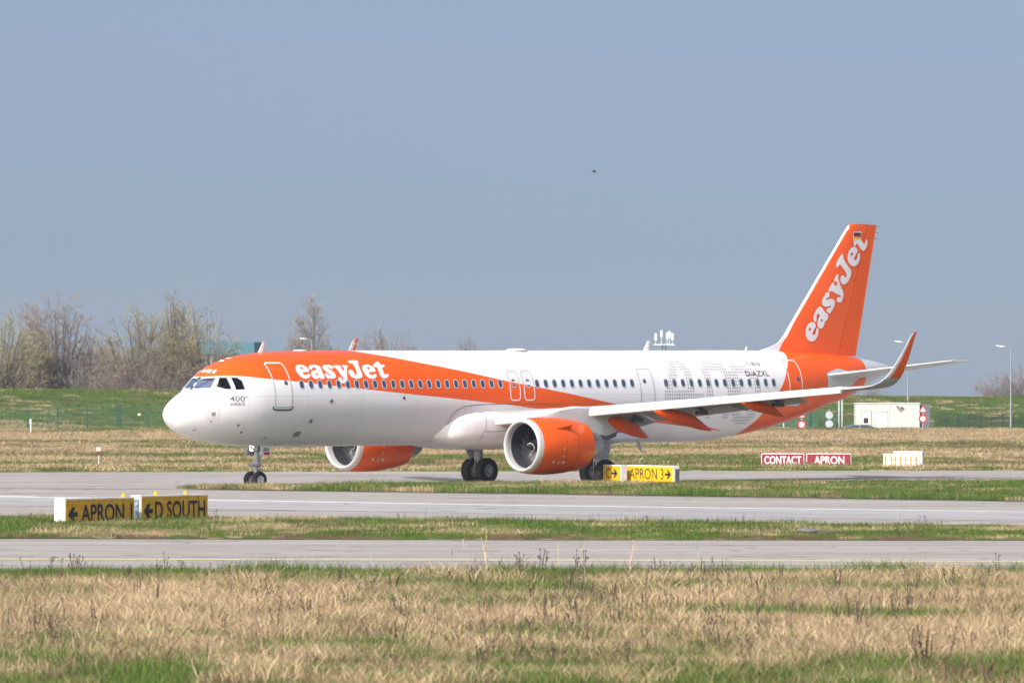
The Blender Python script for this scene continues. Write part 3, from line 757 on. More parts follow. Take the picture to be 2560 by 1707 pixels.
def ribbon_on_skin(mb, loop, wdt, off, mi, closed=True, step=.07):
    n = len(loop); dense = []
    for i in range(n if closed else n-1):
        p0 = Vector(loop[i]); p1 = Vector(loop[(i+1) % n]); k = max(1, int((p1-p0).length/step))
        for j in range(k): dense.append(p0.lerp(p1, j/k))
    if not closed: dense.append(Vector(loop[-1]))
    N = len(dense); vs = []
    for i, p in enumerate(dense):
        a = dense[(i-1) % N] if closed or i else p; c = dense[(i+1) % N] if closed or i < N-1 else p
        d = (c-a).normalized(); nn = Vector((-d.y, d.x))*wdt/2
        for q in (p-nn, p+nn): vs.append(surf(q.x, q.y, off))
    fs = [(2*i, 2*i+1, 2*((i+1) % N)+1, 2*((i+1) % N)) for i in range(N if closed else N-1)]
    mb.add(vs, fs, mi)
M_doorline = mat('door_outline_paint', (0.50, 0.53, 0.54), 0.5)
M_doorwhite = mat('door_outline_white', (0.80, 0.80, 0.80), 0.4)
def door(name, x0, x1, z0, z1, r, split, portz=None, label=None):
    d = MB(); lp = rrect(x0, x1, z0, z1, r); fill_on_skin(d, lp, .006, 0)
    # outline: white over orange paint, grey over white paint
    n = len(lp)
    for i in range(n):
        a, c = lp[i], lp[(i+1) % n]; k = max(1, int(math.hypot(c[0]-a[0], c[1]-a[1])/.1))
        for j in range(k):
            p = (a[0]+(c[0]-a[0])*j/k, a[1]+(c[1]-a[1])*j/k); q = (a[0]+(c[0]-a[0])*(j+1)/k, a[1]+(c[1]-a[1])*(j+1)/k)
            ribbon_on_skin(d, [p, q], .055, .011, split((p[0]+q[0])/2, (p[1]+q[1])/2), closed=False)
    if portz: 
        ring = rrect(portz[0]-.09, portz[0]+.09, portz[1]-.10, portz[1]+.10, .089); fill_on_skin(d, ring, .013, 3)
    o = d.build(name, [M_hull, M_doorline, M_doorwhite, M_glassdark], fuselage)
    if label: o['label'] = label
    return o
door('door', 4.55, 5.48, 3.50, 5.39, .14, lambda x, z: 2 if z > 4.72-.07*(x-4.5) else 1, (5.227, 4.535), 'front passenger door outlined in white')
door('door', 36.10, 37.0, 3.62, 5.47, .14, lambda x, z: 1 if z > 4.9 and x < 36.4 else 2, (36.75, 4.614), 'rear passenger door outlined in white')
door('door', 26.44, 27.27, 3.25, 5.10, .14, lambda x, z: 1, (26.74, 4.552), 'grey outlined door behind the wing')
door('emergency_exit', 18.39, 18.98, 3.745, 5.01, .16, lambda x, z: 2 if z < 4.55 else 1)
door('emergency_exit', 19.24, 19.85, 3.745, 5.01, .16, lambda x, z: 2 if z < 4.4 else 1)
sc_ = MB(); ribbon_on_skin(sc_, [(4.44, 3.545), (4.46, 3.43), (4.60, 3.39), (5.0, 3.385), (5.35, 3.39), (5.50, 3.43), (5.55, 3.545)], .075, .012, 0, closed=False); sc_.build('scuff_plate', M_dgrey, fuselage)
sc_ = MB(); ribbon_on_skin(sc_, [(36.0, 3.60), (36.1, 3.46), (36.9, 3.46), (37.05, 3.60)], .09, .012, 0, closed=False); sc_.build('scuff_plate', M_lgrey, fuselage)

# --- writing on the hull
GLYPHS = [
[(0.049,0.761),(0.121,0.837),(0.221,0.894),(0.344,0.923),(0.473,0.923),(0.582,0.888),(0.67,0.818),(0.725,0.735),(0.739,0.65),(0.728,0.579),(0.688,0.544),(0.618,0.533),(0.483,0.529),(0.345,0.515),(0.329,0.454),(0.361,0.41),(0.446,0.394),(0.533,0.414),(0.589,0.447),(0.646,0.456),(0.7,0.431),(0.701,0.376),(0.661,0.322),(0.593,0.272),(0.497,0.232),(0.385,0.214),(0.26,0.231),(0.149,0.28),(0.068,0.366),(0.014,0.477),(0,0.604),(0.015,0.687)],
[(0.314,0.76),(0.365,0.79),(0.418,0.79),(0.447,0.753),(0.443,0.699),(0.408,0.67),(0.362,0.67),(0.322,0.694),(0.306,0.728)],
[(0.823,0.797),(0.893,0.861),(0.996,0.901),(1.139,0.916),(1.289,0.906),(1.401,0.874),(1.469,0.809),(1.485,0.721),(1.472,0.601),(1.462,0.474),(1.471,0.407),(1.504,0.363),(1.498,0.298),(1.453,0.234),(1.374,0.203),(1.294,0.199),(1.221,0.22),(1.182,0.256),(1.103,0.224),(1.001,0.199),(0.909,0.204),(0.821,0.25),(0.763,0.332),(0.758,0.431),(0.795,0.51),(0.877,0.579),(0.989,0.613),(1.072,0.62),(1.133,0.613),(1.174,0.673),(1.164,0.741),(1.123,0.784),(1.07,0.784),(1.006,0.742),(0.949,0.685),(0.879,0.657),(0.816,0.661),(0.798,0.722)],
[(1.036,0.453),(1.078,0.486),(1.121,0.482),(1.141,0.441),(1.134,0.397),(1.098,0.375),(1.066,0.392),(1.039,0.419)],
[(1.614,0.808),(1.679,0.873),(1.783,0.913),(1.882,0.921),(1.947,0.899),(2.012,0.918),(2.072,0.931),(2.123,0.904),(2.173,0.833),(2.203,0.769),(2.172,0.715),(2.098,0.678),(2.027,0.695),(1.965,0.75),(1.928,0.77),(1.9,0.74),(1.928,0.683),(2.025,0.618),(2.107,0.541),(2.157,0.45),(2.175,0.361),(2.139,0.285),(2.052,0.232),(1.924,0.212),(1.791,0.214),(1.716,0.227),(1.657,0.214),(1.603,0.244),(1.566,0.319),(1.551,0.396),(1.566,0.451),(1.616,0.48),(1.672,0.467),(1.741,0.417),(1.8,0.369),(1.848,0.355),(1.867,0.391),(1.819,0.439),(1.73,0.507),(1.652,0.589),(1.61,0.684),(1.598,0.758)],
[(2.226,0.833),(2.297,0.877),(2.421,0.893),(2.603,0.885),(2.694,0.858),(2.686,0.806),(2.643,0.768),(2.651,0.738),(2.68,0.67),(2.725,0.603),(2.775,0.622),(2.826,0.706),(2.829,0.768),(2.763,0.793),(2.755,0.832),(2.807,0.876),(2.917,0.892),(3.059,0.884),(3.103,0.831),(3.064,0.78),(3,0.738),(2.917,0.598),(2.843,0.415),(2.795,0.241),(2.748,0.136),(2.662,0.064),(2.541,0.018),(2.416,0),(2.345,0.034),(2.287,0.106),(2.25,0.169),(2.251,0.232),(2.294,0.274),(2.38,0.285),(2.444,0.259),(2.467,0.2),(2.489,0.147),(2.533,0.158),(2.551,0.21),(2.517,0.295),(2.461,0.416),(2.411,0.564),(2.36,0.695),(2.314,0.757),(2.235,0.782)],
[(3.298,1.108),(3.375,1.168),(3.507,1.193),(3.693,1.193),(3.842,1.174),(3.899,1.122),(3.874,1.063),(3.812,1.011),(3.782,0.923),(3.742,0.766),(3.729,0.596),(3.736,0.457),(3.719,0.346),(3.647,0.271),(3.521,0.222),(3.368,0.208),(3.212,0.223),(3.073,0.279),(2.991,0.37),(2.973,0.482),(3.011,0.586),(3.079,0.638),(3.165,0.649),(3.244,0.621),(3.283,0.538),(3.292,0.447),(3.324,0.396),(3.385,0.413),(3.443,0.481),(3.468,0.585),(3.478,0.729),(3.489,0.883),(3.477,0.992),(3.414,1.02),(3.312,1.029)],
[(3.909,0.766),(3.98,0.843),(4.093,0.901),(4.242,0.925),(4.37,0.914),(4.477,0.868),(4.564,0.79),(4.601,0.69),(4.59,0.594),(4.559,0.543),(4.477,0.531),(4.343,0.529),(4.193,0.513),(4.181,0.445),(4.222,0.389),(4.328,0.385),(4.407,0.411),(4.462,0.44),(4.528,0.438),(4.559,0.388),(4.526,0.312),(4.446,0.247),(4.339,0.211),(4.2,0.201),(4.077,0.233),(3.97,0.302),(3.904,0.401),(3.869,0.526),(3.866,0.643)],
[(4.174,0.753),(4.235,0.791),(4.29,0.783),(4.322,0.735),(4.31,0.686),(4.262,0.662),(4.202,0.674),(4.169,0.711)],
[(4.589,0.855),(4.667,0.921),(4.782,0.99),(4.871,1.061),(4.953,1.102),(5.024,1.108),(5.069,1.075),(5.062,1.003),(5.091,0.942),(5.161,0.926),(5.257,0.928),(5.281,0.893),(5.249,0.814),(5.2,0.776),(5.093,0.769),(5.055,0.701),(5.036,0.593),(5.033,0.477),(5.053,0.405),(5.1,0.387),(5.157,0.427),(5.221,0.445),(5.264,0.409),(5.25,0.343),(5.189,0.278),(5.091,0.235),(4.964,0.22),(4.838,0.246),(4.775,0.322),(4.755,0.433),(4.762,0.558),(4.777,0.69),(4.769,0.769),(4.651,0.777),(4.59,0.81)]]
HOLES = {1, 3, 8}
groups = [[0, 1], [2, 3], [4], [5], [6], [7, 8], [9]]
SMOOTH = [smooth_loop(g, 3) for g in GLYPHS]
def wordmark(fn, cut):
    b = MB()
    for gr in groups:
        me = poly_mesh([SMOOTH[i] for i in gr]); map_mesh(me, fn, cut=cut, cutx=cut*3)
        b.add([v.co[:] for v in me.vertices], [tuple(p.vertices) for p in me.polygons]); bpy.data.meshes.remove(me)
    return b
def on_hull(off):
    def fn(x, y):
        return surf(x+6.042, ZC+2.07*math.sin((y+.643)/2.02), off)
    return fn
wordmark(on_hull(.012), .07).build('lettering', M_letter, fuselage)['label'] = 'white easyJet lettering above the front windows'
def hull_text(body, x0, x1, z0, z1, m, bold=0.0, name='lettering', shear=0.0, off=.012):
    me = text_mesh(body, bold); fit_mesh(me, x0, x1, z0, z1); map_mesh(me, lambda x, y: surf(x+shear*(y-z0), y, off), cut=.06)
    b = MB(); b.add([v.co[:] for v in me.vertices], [tuple(p.vertices) for p in me.polygons]); bpy.data.meshes.remove(me)
    return b.build(name, m, fuselage)
hull_text('D-AZXL', 33.30, 34.82, 4.765, 5.0, mat('dark_print', (.03, .035, .045), .5), 0)
hull_text('11810', 33.70, 34.52, 5.225, 5.385, MATS['dark_print'], 0)
hull_text('400', 2.345, 3.0, 3.76, 3.985, M_print, .004)
hull_text('AIRBUS', 2.335, 3.015, 3.585, 3.715, M_print, 0)
hull_text('th', 3.02, 3.15, 3.90, 4.0, M_print, 0)
b = MB()
me = text_mesh('ISH', .02); fit_mesh(me, -.55, .62, 0, .20)
def on_brow(x, y):      # over the windshield, reading across the crown
    yy = x+.25*y; L = 2.20+1.05*y+0.42*abs(yy)**1.6*.55
    t = prof(L); z = ZC+t[3]+(t[0]-t[3])*math.sqrt(max(0, 1-(yy/t[2])**2)); return Vector((L-.006, yy, float(z)+.012))
map_mesh(me, on_brow, cut=.06, cutx=.08)
b.add([v.co[:] for v in me.vertices], [tuple(p.vertices) for p in me.polygons]); bpy.data.meshes.remove(me)
# small placards, ports and vents
b.build('lettering', M_letter, fuselage)
v = MB(); fill_on_skin(v, [(1.56, 3.15), (1.74, 3.15), (1.74, 3.31), (1.56, 3.31)], .010, 0); v.build('vent_grille', mat('vent_grey', (.30, .31, .31), .6), fuselage)
v = MB()
M_redline = mat('red_marking', (.55, .10, .10), .6)
for a, c in (((1.42, 3.42), (1.90, 3.42)), ((1.90, 3.42), (1.90, 3.03)), ((1.90, 3.03), (1.42, 3.03)), ((1.42, 3.03), (1.42, 3.42))):
    for k in range(5):
        p = [(a[0]+(c[0]-a[0])*t, a[1]+(c[1]-a[1])*t) for t in (k/5+.03, k/5+.12)]; ribbon_on_skin(v, p, .022, .010, 0, closed=False)
v.build('red_dashed_marking', M_redline, fuselage)['kind'] = 'stuff'
for (L, z, r) in ((7.752, 3.746, .07), (6.745, 2.898, .07), (12.0, 3.868, .075), (2.9, 2.75, .05), (3.2, 2.45, .05), (6.3, 2.35, .12)):
    v = MB(); fill_on_skin(v, rrect(L-r*(1.6 if r > .1 else 1), L+r*(1.6 if r > .1 else 1), z-r, z+r, r*.98), .011, 0)
    if r == .07:
        for k in range(6):
            an = k*math.pi/3; ribbon_on_skin(v, [(L+r*math.cos(an), z+r*math.sin(an)), (L+2.1*r*math.cos(an), z+2.1*r*math.sin(an))], .05, .009, 1, closed=False)
    v.build('service_port', [M_dgrey if r < .1 else mat('vent_grey2', (.25, .26, .26), .6), M_lgrey], fuselage)
for (L, z) in ((1.05, 2.62), (1.6, 2.95), (4.6, 2.25)):
    p = surf(L, z, 0); n = surf_n(L, z); v = MB(); v.tube([p, p+n*.10, p+n*.10+Vector((-.16, 0, 0))], .014, 6); v.build('probe', M_dgrey, fuselage)
# the number made of little aeroplane outlines on the rear fuselage
def tiny_plane(mb, L, s_, k=.058):
    def F(x, y): return surf(L+x, ZC+2.07*math.sin((s_+y)/2.02), .010)
    for q in ([(-k, 0), (0, k*.2), (k, 0), (0, -k*.2)], [(-k*.30, 0), (k*.15, k), (k*.42, k), (k*.22, 0)], [(-k*.30, 0), (k*.22, 0), (k*.42, -k), (k*.15, -k)], [(k*.75, 0), (k*1.05, k*.4), (k*1.05, -k*.4)]):
        mb.add([F(*p) for p in q], [tuple(range(len(q)))])
strokes = [
 [(28.95, 1.65), (28.72, 1.15), (28.45, .65), (28.18, .25), (28.12, .02)], [(28.12, .06), (28.9, .02), (29.8, 0.0), (30.2, 0.0)], [(29.3, 1.72), (29.55, 1.2), (29.58, .6), (29.6, -.2), (29.6, -.75)],
 [(30.85, 1.42), (30.75, .9), (30.7, .4), (30.7, -.2), (30.85, -.8)], [(30.85, 1.45), (31.3, 1.5), (31.85, 1.38)], [(31.85, 1.38), (32.1, .9), (32.1, .3), (32.1, -.3), (31.9, -.85)],
 [(32.62, 1.22), (32.55, .8), (32.5, .3), (32.5, -.3), (32.6, -.85)], [(32.62, 1.25), (33.1, 1.28), (33.6, 1.15)], [(33.6, 1.15), (33.85, .75), (33.9, .2), (33.9, -.35), (33.75, -.8), (33.5, -1.05)], [(33.45, -1.1), (33.0, -1.15), (32.65, -.95)]]
pm_ = MB(); G = .148
def dseg(p, a, c):
    p, a, c = Vector(p), Vector(a), Vector(c); d = c-a; t = max(0, min(1, (p-a).dot(d)/d.dot(d))); return (p-a-d*t).length
for i in range(int((34.3-27.8)/G)):
    for j in range(int(3.4/G)):
        p = (27.8+i*G, -1.4+j*G)
        if min(dseg(p, sk[k], sk[k+1]) for sk in strokes for k in range(len(sk)-1)) < .225: tiny_plane(pm_, *p)
pm_.build('aeroplane_pattern_print', mat('pattern_print', (.16, .18, .21), .6), fuselage)['kind'] = 'stuff'

# --- antennas, lights and domes on the crown; drain mast below
def blade_antenna(L, h, ch, sw, up=1, name='antenna', m=M_white, z=None):
    t = prof(L); z0 = ZC+float(t[0]) if z is None else z
    b = MB(); rg = []
    for k, (f, c_) in enumerate(((-.05, 1.0), (.5, .75), (1.0, .42))):
        x0 = L+sw*f; zz = z0+up*h*f; w = .045*c_
        rg.append([(x0, 0, zz), (x0+ch*c_*.3, w, zz), (x0+ch*c_, 0, zz), (x0+ch*c_*.3, -w, zz)])
    b.loft(rg); return b.build(name, m, fuselage, smooth=40)
blade_antenna(5.25, .46, .36, .30, m=mat('antenna_pale', (.75, .70, .69), .5)); blade_antenna(28.5, .44, .36, .28); blade_antenna(35.0, .18, .16, .10, m=mat('antenna_cream', (.70, .68, .58), .5))
blade_antenna(28.05, .42, .26, .30, up=-1, name='drain_mast', m=M_lgrey, z=ZC-2.06)
for L, r, h in ((3.2, .13, .05), (3.6, .13, .04), (7.7, .35, .05), (20.6, .50, .10)):
    t = prof(L); b = MB(); b.lathe([(0, r), (h*.7, r*.8), (h, r*.4), (h*1.02, .001)], (L, 0, ZC+float(t[0])-.01), 'z', 14); b.build('antenna_fairing', M_white, fuselage, smooth=True)
b = MB(); b.lathe([(0, .06), (.05, .06), (.09, .04), (.1, .001)], (17.5, 0, ZC+2.06), 'z', 10); b.build('beacon', M_dgrey, fuselage, smooth=True)

# --- belly fairing
def lerp_tab(tab, x): return [float(np.interp(x, tab[:, 0], tab[:, k])) for k in range(1, tab.shape[1])]
BF = np.array([[14.55, 1.30, 2.75, 2.05], [14.9, 1.72, 3.05, 1.84], [15.4, 1.99, 3.36, 1.70], [16.0, 2.10, 3.50, 1.62], [17.0, 2.17, 3.56, 1.58], [20, 2.22, 3.52, 1.56], [23, 2.18, 3.3, 1.58], [25, 2.02, 3.0, 1.66], [26.4, 1.72, 2.6, 1.80], [27.2, 1.35, 2.35, 1.95]])
bf = MB(); rg = []
for L in np.linspace(14.55, 27.2, 48):
    w, zt, zb = lerp_tab(BF, L); zc_, hh = (zt+zb)/2, (zt-zb)/2
    rg.append([(float(L), w*math.copysign(abs(math.sin(t))**.68, math.sin(t)), zc_+hh*math.copysign(abs(math.cos(t))**.68, math.cos(t))) for t in [2*math.pi*k/48 for k in range(48)]])
bf.loft(rg); fairing = bf.build('belly_fairing', M_white, PLANE, smooth=50)
ln = MB()
def fair_pt(L, z, off=.008):
    w, zt, zb = lerp_tab(BF, L); zc_, hh = (zt+zb)/2, (zt-zb)/2; r = min(.999, abs(z-zc_)/hh)
    return Vector((L, -(w*(1-r**(2/.68))**(.68/2))-off, z))
def fair_line(pts, wd=.022):
    q = []
    for i in range(len(pts)-1):
        for j in range(8): t = j/8; q.append((pts[i][0]+(pts[i+1][0]-pts[i][0])*t, pts[i][1]+(pts[i+1][1]-pts[i][1])*t))
    q.append(pts[-1]); vs = []
    for i, p in enumerate(q):
        a, c = q[max(0, i-1)], q[min(len(q)-1, i+1)]; d = Vector((c[0]-a[0], c[1]-a[1])).normalized(); n = Vector((-d.y, d.x))*wd/2
        vs += [fair_pt(p[0]-n.x, p[1]-n.y), fair_pt(p[0]+n.x, p[1]+n.y)]
    ln.add(vs, [(2*i, 2*i+1, 2*i+3, 2*i+2) for i in range(len(q)-1)])
fair_line([(16.55, 3.50), (16.75, 3.0), (16.72, 2.55), (16.45, 1.95)]); fair_line([(16.70, 2.38), (18.2, 2.40)]); fair_line([(18.2, 2.40), (18.2, 2.7)])
ln.build('panel_lines', M_line, fairing)
ln = MB(); ribbon_on_skin(ln, [(14.93, 2.2), (14.86, 2.5), (14.95, 3.08), (15.25, 3.34), (15.67, 3.49), (16.5, 3.56), (17.55, 3.58), (18.4, 3.59), (21.5, 3.56)], .03, .010, 0, closed=False); ln.build('fairing_seam', M_line, fuselage)

# --- wings
def airfoil(t, n=14, x0=0.0, x1=1.0, camber=.015):
    xs = [x0+(x1-x0)*(1-math.cos(math.pi*k/n))/2 for k in range(n+1)]
    yt = lambda x: 5*t*(.2969*math.sqrt(max(x, 0))-.126*x-.3516*x*x+.2843*x**3-.1015*x**4)
    yc = lambda x: camber*4*x*(1-x)
    return [(x, yc(x)+yt(x)) for x in reversed(xs)]+[(x, yc(x)-yt(x)) for x in xs[1:]]
def w_le(b_): return 16.15+.519*b_
def w_te(b_): return 23.0+max(0, b_-6.3)*.335
def w_z(b_): return 3.30+.094*(b_-6.1)
def w_tw(b_): return math.radians(np.interp(b_, [2, 6.3, 17], [3.2, 1.6, .2]))
def w_t(b_): return float(np.interp(b_, [2, 6.3, 17], [.145, .12, .105]))
def sec(b_, x0, x1, side, dx=0, dz=0, dl=0.0, n=14):
    """wing section between chord fractions, optionally turned down by dl about its own front"""
    c = w_te(b_)-w_le(b_); tw = w_tw(b_); out = []
    for x, y in airfoil(w_t(b_), n, x0, x1):
        X, Z = x*c, y*c; out.append((w_le(b_)+X*math.cos(tw)+Z*math.sin(tw)+dx, -side*b_, w_z(b_)-X*math.sin(tw)+Z*math.cos(tw)+dz))
    return out
def wz_under(b_, L):
    c = w_te(b_)-w_le(b_); x = (L-w_le(b_))/c; tw = w_tw(b_)
    t = w_t(b_); yt = 5*t*(.2969*math.sqrt(max(x, 0))-.126*x-.3516*x*x+.2843*x**3-.1015*x**4)
    return w_z(b_)-x*c*math.sin(tw)+(.015*4*x*(1-x)-yt)*c
def canoe(side, b_, pts, wmax, hmax, name='flap_track_fairing'):
    """pts: (L, z) axis from front to tip"""
    P = [Vector((p[0], -side*b_, p[1])) for p in pts]; b = MB(); rg = []; N = 26
    ax = np.array([[p.x, p.z] for p in P]); d = np.concatenate([[0], np.cumsum(np.hypot(*np.diff(ax, axis=0).T))]); d /= d[-1]
    for i in range(N+1):
        s_ = i/N; x = float(np.interp(s_, d, ax[:, 0])); z = float(np.interp(s_, d, ax[:, 1]))
        r = max(.02, (s_/.30)**.6 if s_ < .30 else (1-max(0, (s_-.55)/.45)**1.7))
        rg.append([(x, -side*b_+wmax/2*r*math.sin(t), z+hmax/2*r*math.cos(t)) for t in [2*math.pi*k/16 for k in range(16)]])
    b.loft(rg); return b, name
def build_wing(side):
    b = MB()
    bs1 = np.concatenate([np.linspace(1.2, 6.3, 8), np.linspace(7, 13.35, 9)])
    b.loft([sec(float(q), 0, .78, side) for q in bs1])
    bs2 = np.linspace(13.35, 16.9, 6); b.loft([sec(float(q), 0, .74, side) for q in bs2])
    wing = b.build('wing', [M_wing], PLANE, smooth=40)
    # tip and sharklet: grey up to the bend, then orange with a pale leading edge
    st = [(16.75, 4.30, 24.84, 1.66, 6), (16.95, 4.325, 24.98, 1.60, 10), (17.20, 4.40, 25.30, 1.34, 28), (17.40, 4.55, 25.58, 1.12, 52), (17.52, 4.74, 25.82, .98, 68), (17.60, 5.0, 26.05, .86, 76), (17.68, 5.5, 26.44, .66, 80), (17.76, 6.1, 26.84, .45, 82), (17.80, 6.5, 27.08, .33, 83), (17.815, 6.66, 27.24, .25, 83), (17.82, 6.73, 27.42, .10, 83)]
    rg = []
    for (bb, z, L, c, cant) in st:
        if side < 0 and z > 4.7: z -= .24*(z-4.7)/2.0
        ca = math.radians(cant); q = []
        for x, y in airfoil(.095, 14, 0, 1, .0): q.append((L+x*c, -side*(bb-math.sin(ca)*y*c), z+math.cos(ca)*y*c))
        rg.append(q)
    n = 14
    def mif(i, k):
        if i >= 9: return 1
        if i >= 4: return 0 if abs(k+.5-n) < 5.2 else 1
        return 2 if i < 3 or True else 0
    b = MB(); b.loft(rg, mif=mif); b.build('sharklet', [M_lgrey, M_orange, M_wing], wing, smooth=60)
    b = MB(); b.loft([sec(float(q), .75, 1.0, side, n=8) for q in bs2]); b.build('aileron', M_wing, wing, smooth=50)
    # slats: drooped panels ahead of the leading edge
    prof_s = [(.36, .165), (.20, .175), (.05, .155), (-.09, .085), (-.20, -.02), (-.25, -.13), (-.235, -.21), (-.17, -.255), (-.10, -.25), (-.09, -.19), (-.07, -.09), (.06, .02), (.20, .09), (.36, .135)]
    for (b0, b1) in ((2.35, 5.15), (6.15, 8.62), (8.65, 11.12), (11.15, 13.62), (13.65, 16.2)):
        rg = []
        for q in np.linspace(b0, b1, 6):
            k = float(np.interp(q, [2, 6, 16.2], [1.18, 1.0, .74])); rg.append([(w_le(q)+x*k, -side*float(q), w_z(q)+z*k) for x, z in prof_s])
        b = MB(); b.loft(rg); b.build('slat', M_white, wing, smooth=45)
    # flaps turned down
    for (b0, b1) in ((2.1, 6.15), (6.4, 13.25)):
        rg = []
        for q in np.linspace(b0, b1, 9):
            q = float(q); c = w_te(q)-w_le(q); cf = .295*c+.06; tw = w_tw(q)
            L0 = w_le(q)+.775*c; Z0 = w_z(q)-.775*c*math.sin(tw)-.035*c*.6; dl = math.radians(17)+tw
            rg.append([(L0+x*cf*math.cos(dl)+y*cf*math.sin(dl), -side*q, Z0-x*cf*math.sin(dl)+y*cf*math.cos(dl)) for x, y in airfoil(.13, 9, 0, 1, .02)])
        b = MB(); b.loft(rg); b.build('flap', M_wing, wing, smooth=45)
    # flap track fairings, bent down with the flaps
    for (bb, pts, w_, h_) in ((5.9, [(20.3, 2.92), (21.4, 2.66), (22.2, 2.44), (23.05, 2.07)], .42, .66), (8.9, [(20.35, 3.30), (21.6, 3.05), (22.6, 2.88), (23.95, 2.40)], .40, .62), (12.3, [(22.3, 3.68), (23.2, 3.52), (24.0, 3.38), (25.03, 3.03)], .34, .48)):
        b, nm = canoe(side, bb, pts, w_, h_); b.build(nm, M_orange, wing, smooth=True)
    # grey flap supports and hinge arms seen under the trailing edge
    for bb in (7.4, 10.4, 11.5):
        L0 = w_le(bb)+.62*(w_te(bb)-w_le(bb)); z0 = wz_under(bb, L0); b, nm = canoe(side, bb, [(L0, z0+.02), (L0+.7, z0-.08), (L0+1.5, z0-.30)], .16, .24, 'hinge_arm'); b.build(nm, M_wing, wing, smooth=True)
    for bb in (5.9, 8.9, 12.3):
        L0 = w_le(bb)+.80*(w_te(bb)-w_le(bb)); z0 = wz_under(bb, L0)
        b = MB(); b.tube([(L0-.3, -side*bb, z0+.05), (L0+.25, -side*(bb+.02), z0-.22)], .07, 8); b.box(L0-.25, L0+.35, -side*bb-.10, -side*bb+.10, z0-.34, z0-.16); b.build('flap_linkage', M_dgrey, wing)
    return wing
wing_p = build_wing(1); wing_s = build_wing(-1)
# little wordmark on the inner face of the far sharklet
def on_shark(x, y):
    s_ = (x/5.28); h = y-.35; z = 5.02+s_*1.35; L = 26.25+s_*.78+h*.20+.12; bb = float(np.interp(z, [5.0, 5.5, 6.1, 6.5], [17.60, 17.68, 17.76, 17.80])); return Vector((L-.02*h, bb-.055, z-h*.10))
wordmark(on_shark, .2).build('lettering', M_letter, wing_s)
# static wicks
# --- tail fin
FLE = np.array([[5.55, 35.3], [5.89, 35.78], [6.08, 36.6], [6.25, 37.10], [6.58, 37.48], [7.15, 37.97], [11.48, 41.59], [11.66, 41.76], [11.75, 41.95]])
def f_le(z): return float(np.interp(z, FLE[:, 0], FLE[:, 1]))
def f_te(z): return 42.26+(z-5.6)*.2293
def f_half(L, z):
    a, c = f_le(max(z, 6.7)) if z < 6.7 else f_le(z), f_te(z); ch = c-a; x = min(1, max(0, (L-a)/ch)); t = .088
    return max(.012, 5*t*(.2969*math.sqrt(x)-.126*x-.3516*x*x+.2843*x**3-.1015*x**4)*ch)
def fin_ring(z, xa, xb, n=18):
    a, c = f_le(z), f_te(z); q = []
    H = f_le(z)+(f_te(z)-f_le(z))
    La, Lb = (a if xa == 0 else xa(z)), (c if xb == 1 else xb(z))
    xs = [La+(Lb-La)*(1-math.cos(math.pi*k/n))/2 for k in range(n+1)]
    hf = lambda L: (0.0 if (L <= a+1e-6) else min(f_half(L, z), .02+.12*math.sqrt(max(0, L-a))))
    return [(L, hf(L), z) for L in reversed(xs)]+[(L, -hf(L), z) for L in xs[1:]]
hinge = lambda z: 40.95+(z-5.6)*.335
zs = [5.45, 5.7, 5.89, 6.0, 6.08, 6.16, 6.25, 6.4, 6.58, 6.85, 7.15, 8, 9, 10, 10.8, 11.48, 11.6, 11.66, 11.72, 11.75]
def fin_mat():
    m = bpy.data.materials.new('fin_livery'); m.use_nodes = True; nt = m.node_tree; bs = nt.nodes['Principled BSDF']
    tc = nt.nodes.new('ShaderNodeTexCoord'); sx = nt.nodes.new('ShaderNodeSeparateXYZ'); nt.links.new(tc.outputs['Object'], sx.inputs[0])
    dv = nt.nodes.new('ShaderNodeMath'); dv.operation = 'DIVIDE'; dv.inputs[1].default_value = 12.0; nt.links.new(sx.outputs['Z'], dv.inputs[0])
    n = nt.nodes.new('ShaderNodeFloatCurve'); c = n.mapping.curves[0]
    P = [(0, 37.1), (5.6, 37.12), (5.89, 37.2), (6.25, 37.42), (6.58, 37.70), (7.15, 38.10), (11.40, 41.62), (11.55, 41.80), (12, 41.85)]
    c.points[0].location = (0, P[0][1]/45); c.points[1].location = (1, P[-1][1]/45)
    for p in P[1:-1]: c.points.new(p[0]/12, p[1]/45)
    for p in c.points: p.handle_type = 'VECTOR'
    n.mapping.update(); nt.links.new(dv.outputs[0], n.inputs['Value'])
    ml = nt.nodes.new('ShaderNodeMath'); ml.operation = 'MULTIPLY'; ml.inputs[1].default_value = 45; nt.links.new(n.outputs[0], ml.inputs[0])
    gt = nt.nodes.new('ShaderNodeMath'); gt.operation = 'GREATER_THAN'; nt.links.new(sx.outputs['X'], gt.inputs[0]); nt.links.new(ml.outputs[0], gt.inputs[1])
    mx = nt.nodes.new('ShaderNodeMix'); mx.data_type = 'RGBA'; mx.inputs[6].default_value = (*WHITE_C, 1); mx.inputs[7].default_value = (*ORANGE_C, 1); nt.links.new(gt.outputs[0], mx.inputs[0])
    nt.links.new(mx.outputs[2], bs.inputs['Base Color']); bs.inputs['Roughness'].default_value = .3; bs.inputs['Coat Weight'].default_value = .25
    return m
M_fin = fin_mat()
b = MB(); b.loft([fin_ring(z, 0, hinge) for z in zs]); fin = b.build('tail_fin', M_fin, PLANE, smooth=60)
b = MB(); b.loft([fin_ring(z, lambda z: hinge(z)+.008, 1, 8) for z in [5.66, 7, 8.5, 10, 11.2, 11.72]]); rud = b.build('rudder', M_orange, fin, smooth=60)
for k in range(3):
    b = MB(); z = 11.65-.28*k; b.tube([(f_te(z)-.02, 0, z), (f_te(z)+.22, 0, z-.01)], .012, 5); b.build('static_wick', M_dgrey, fin)
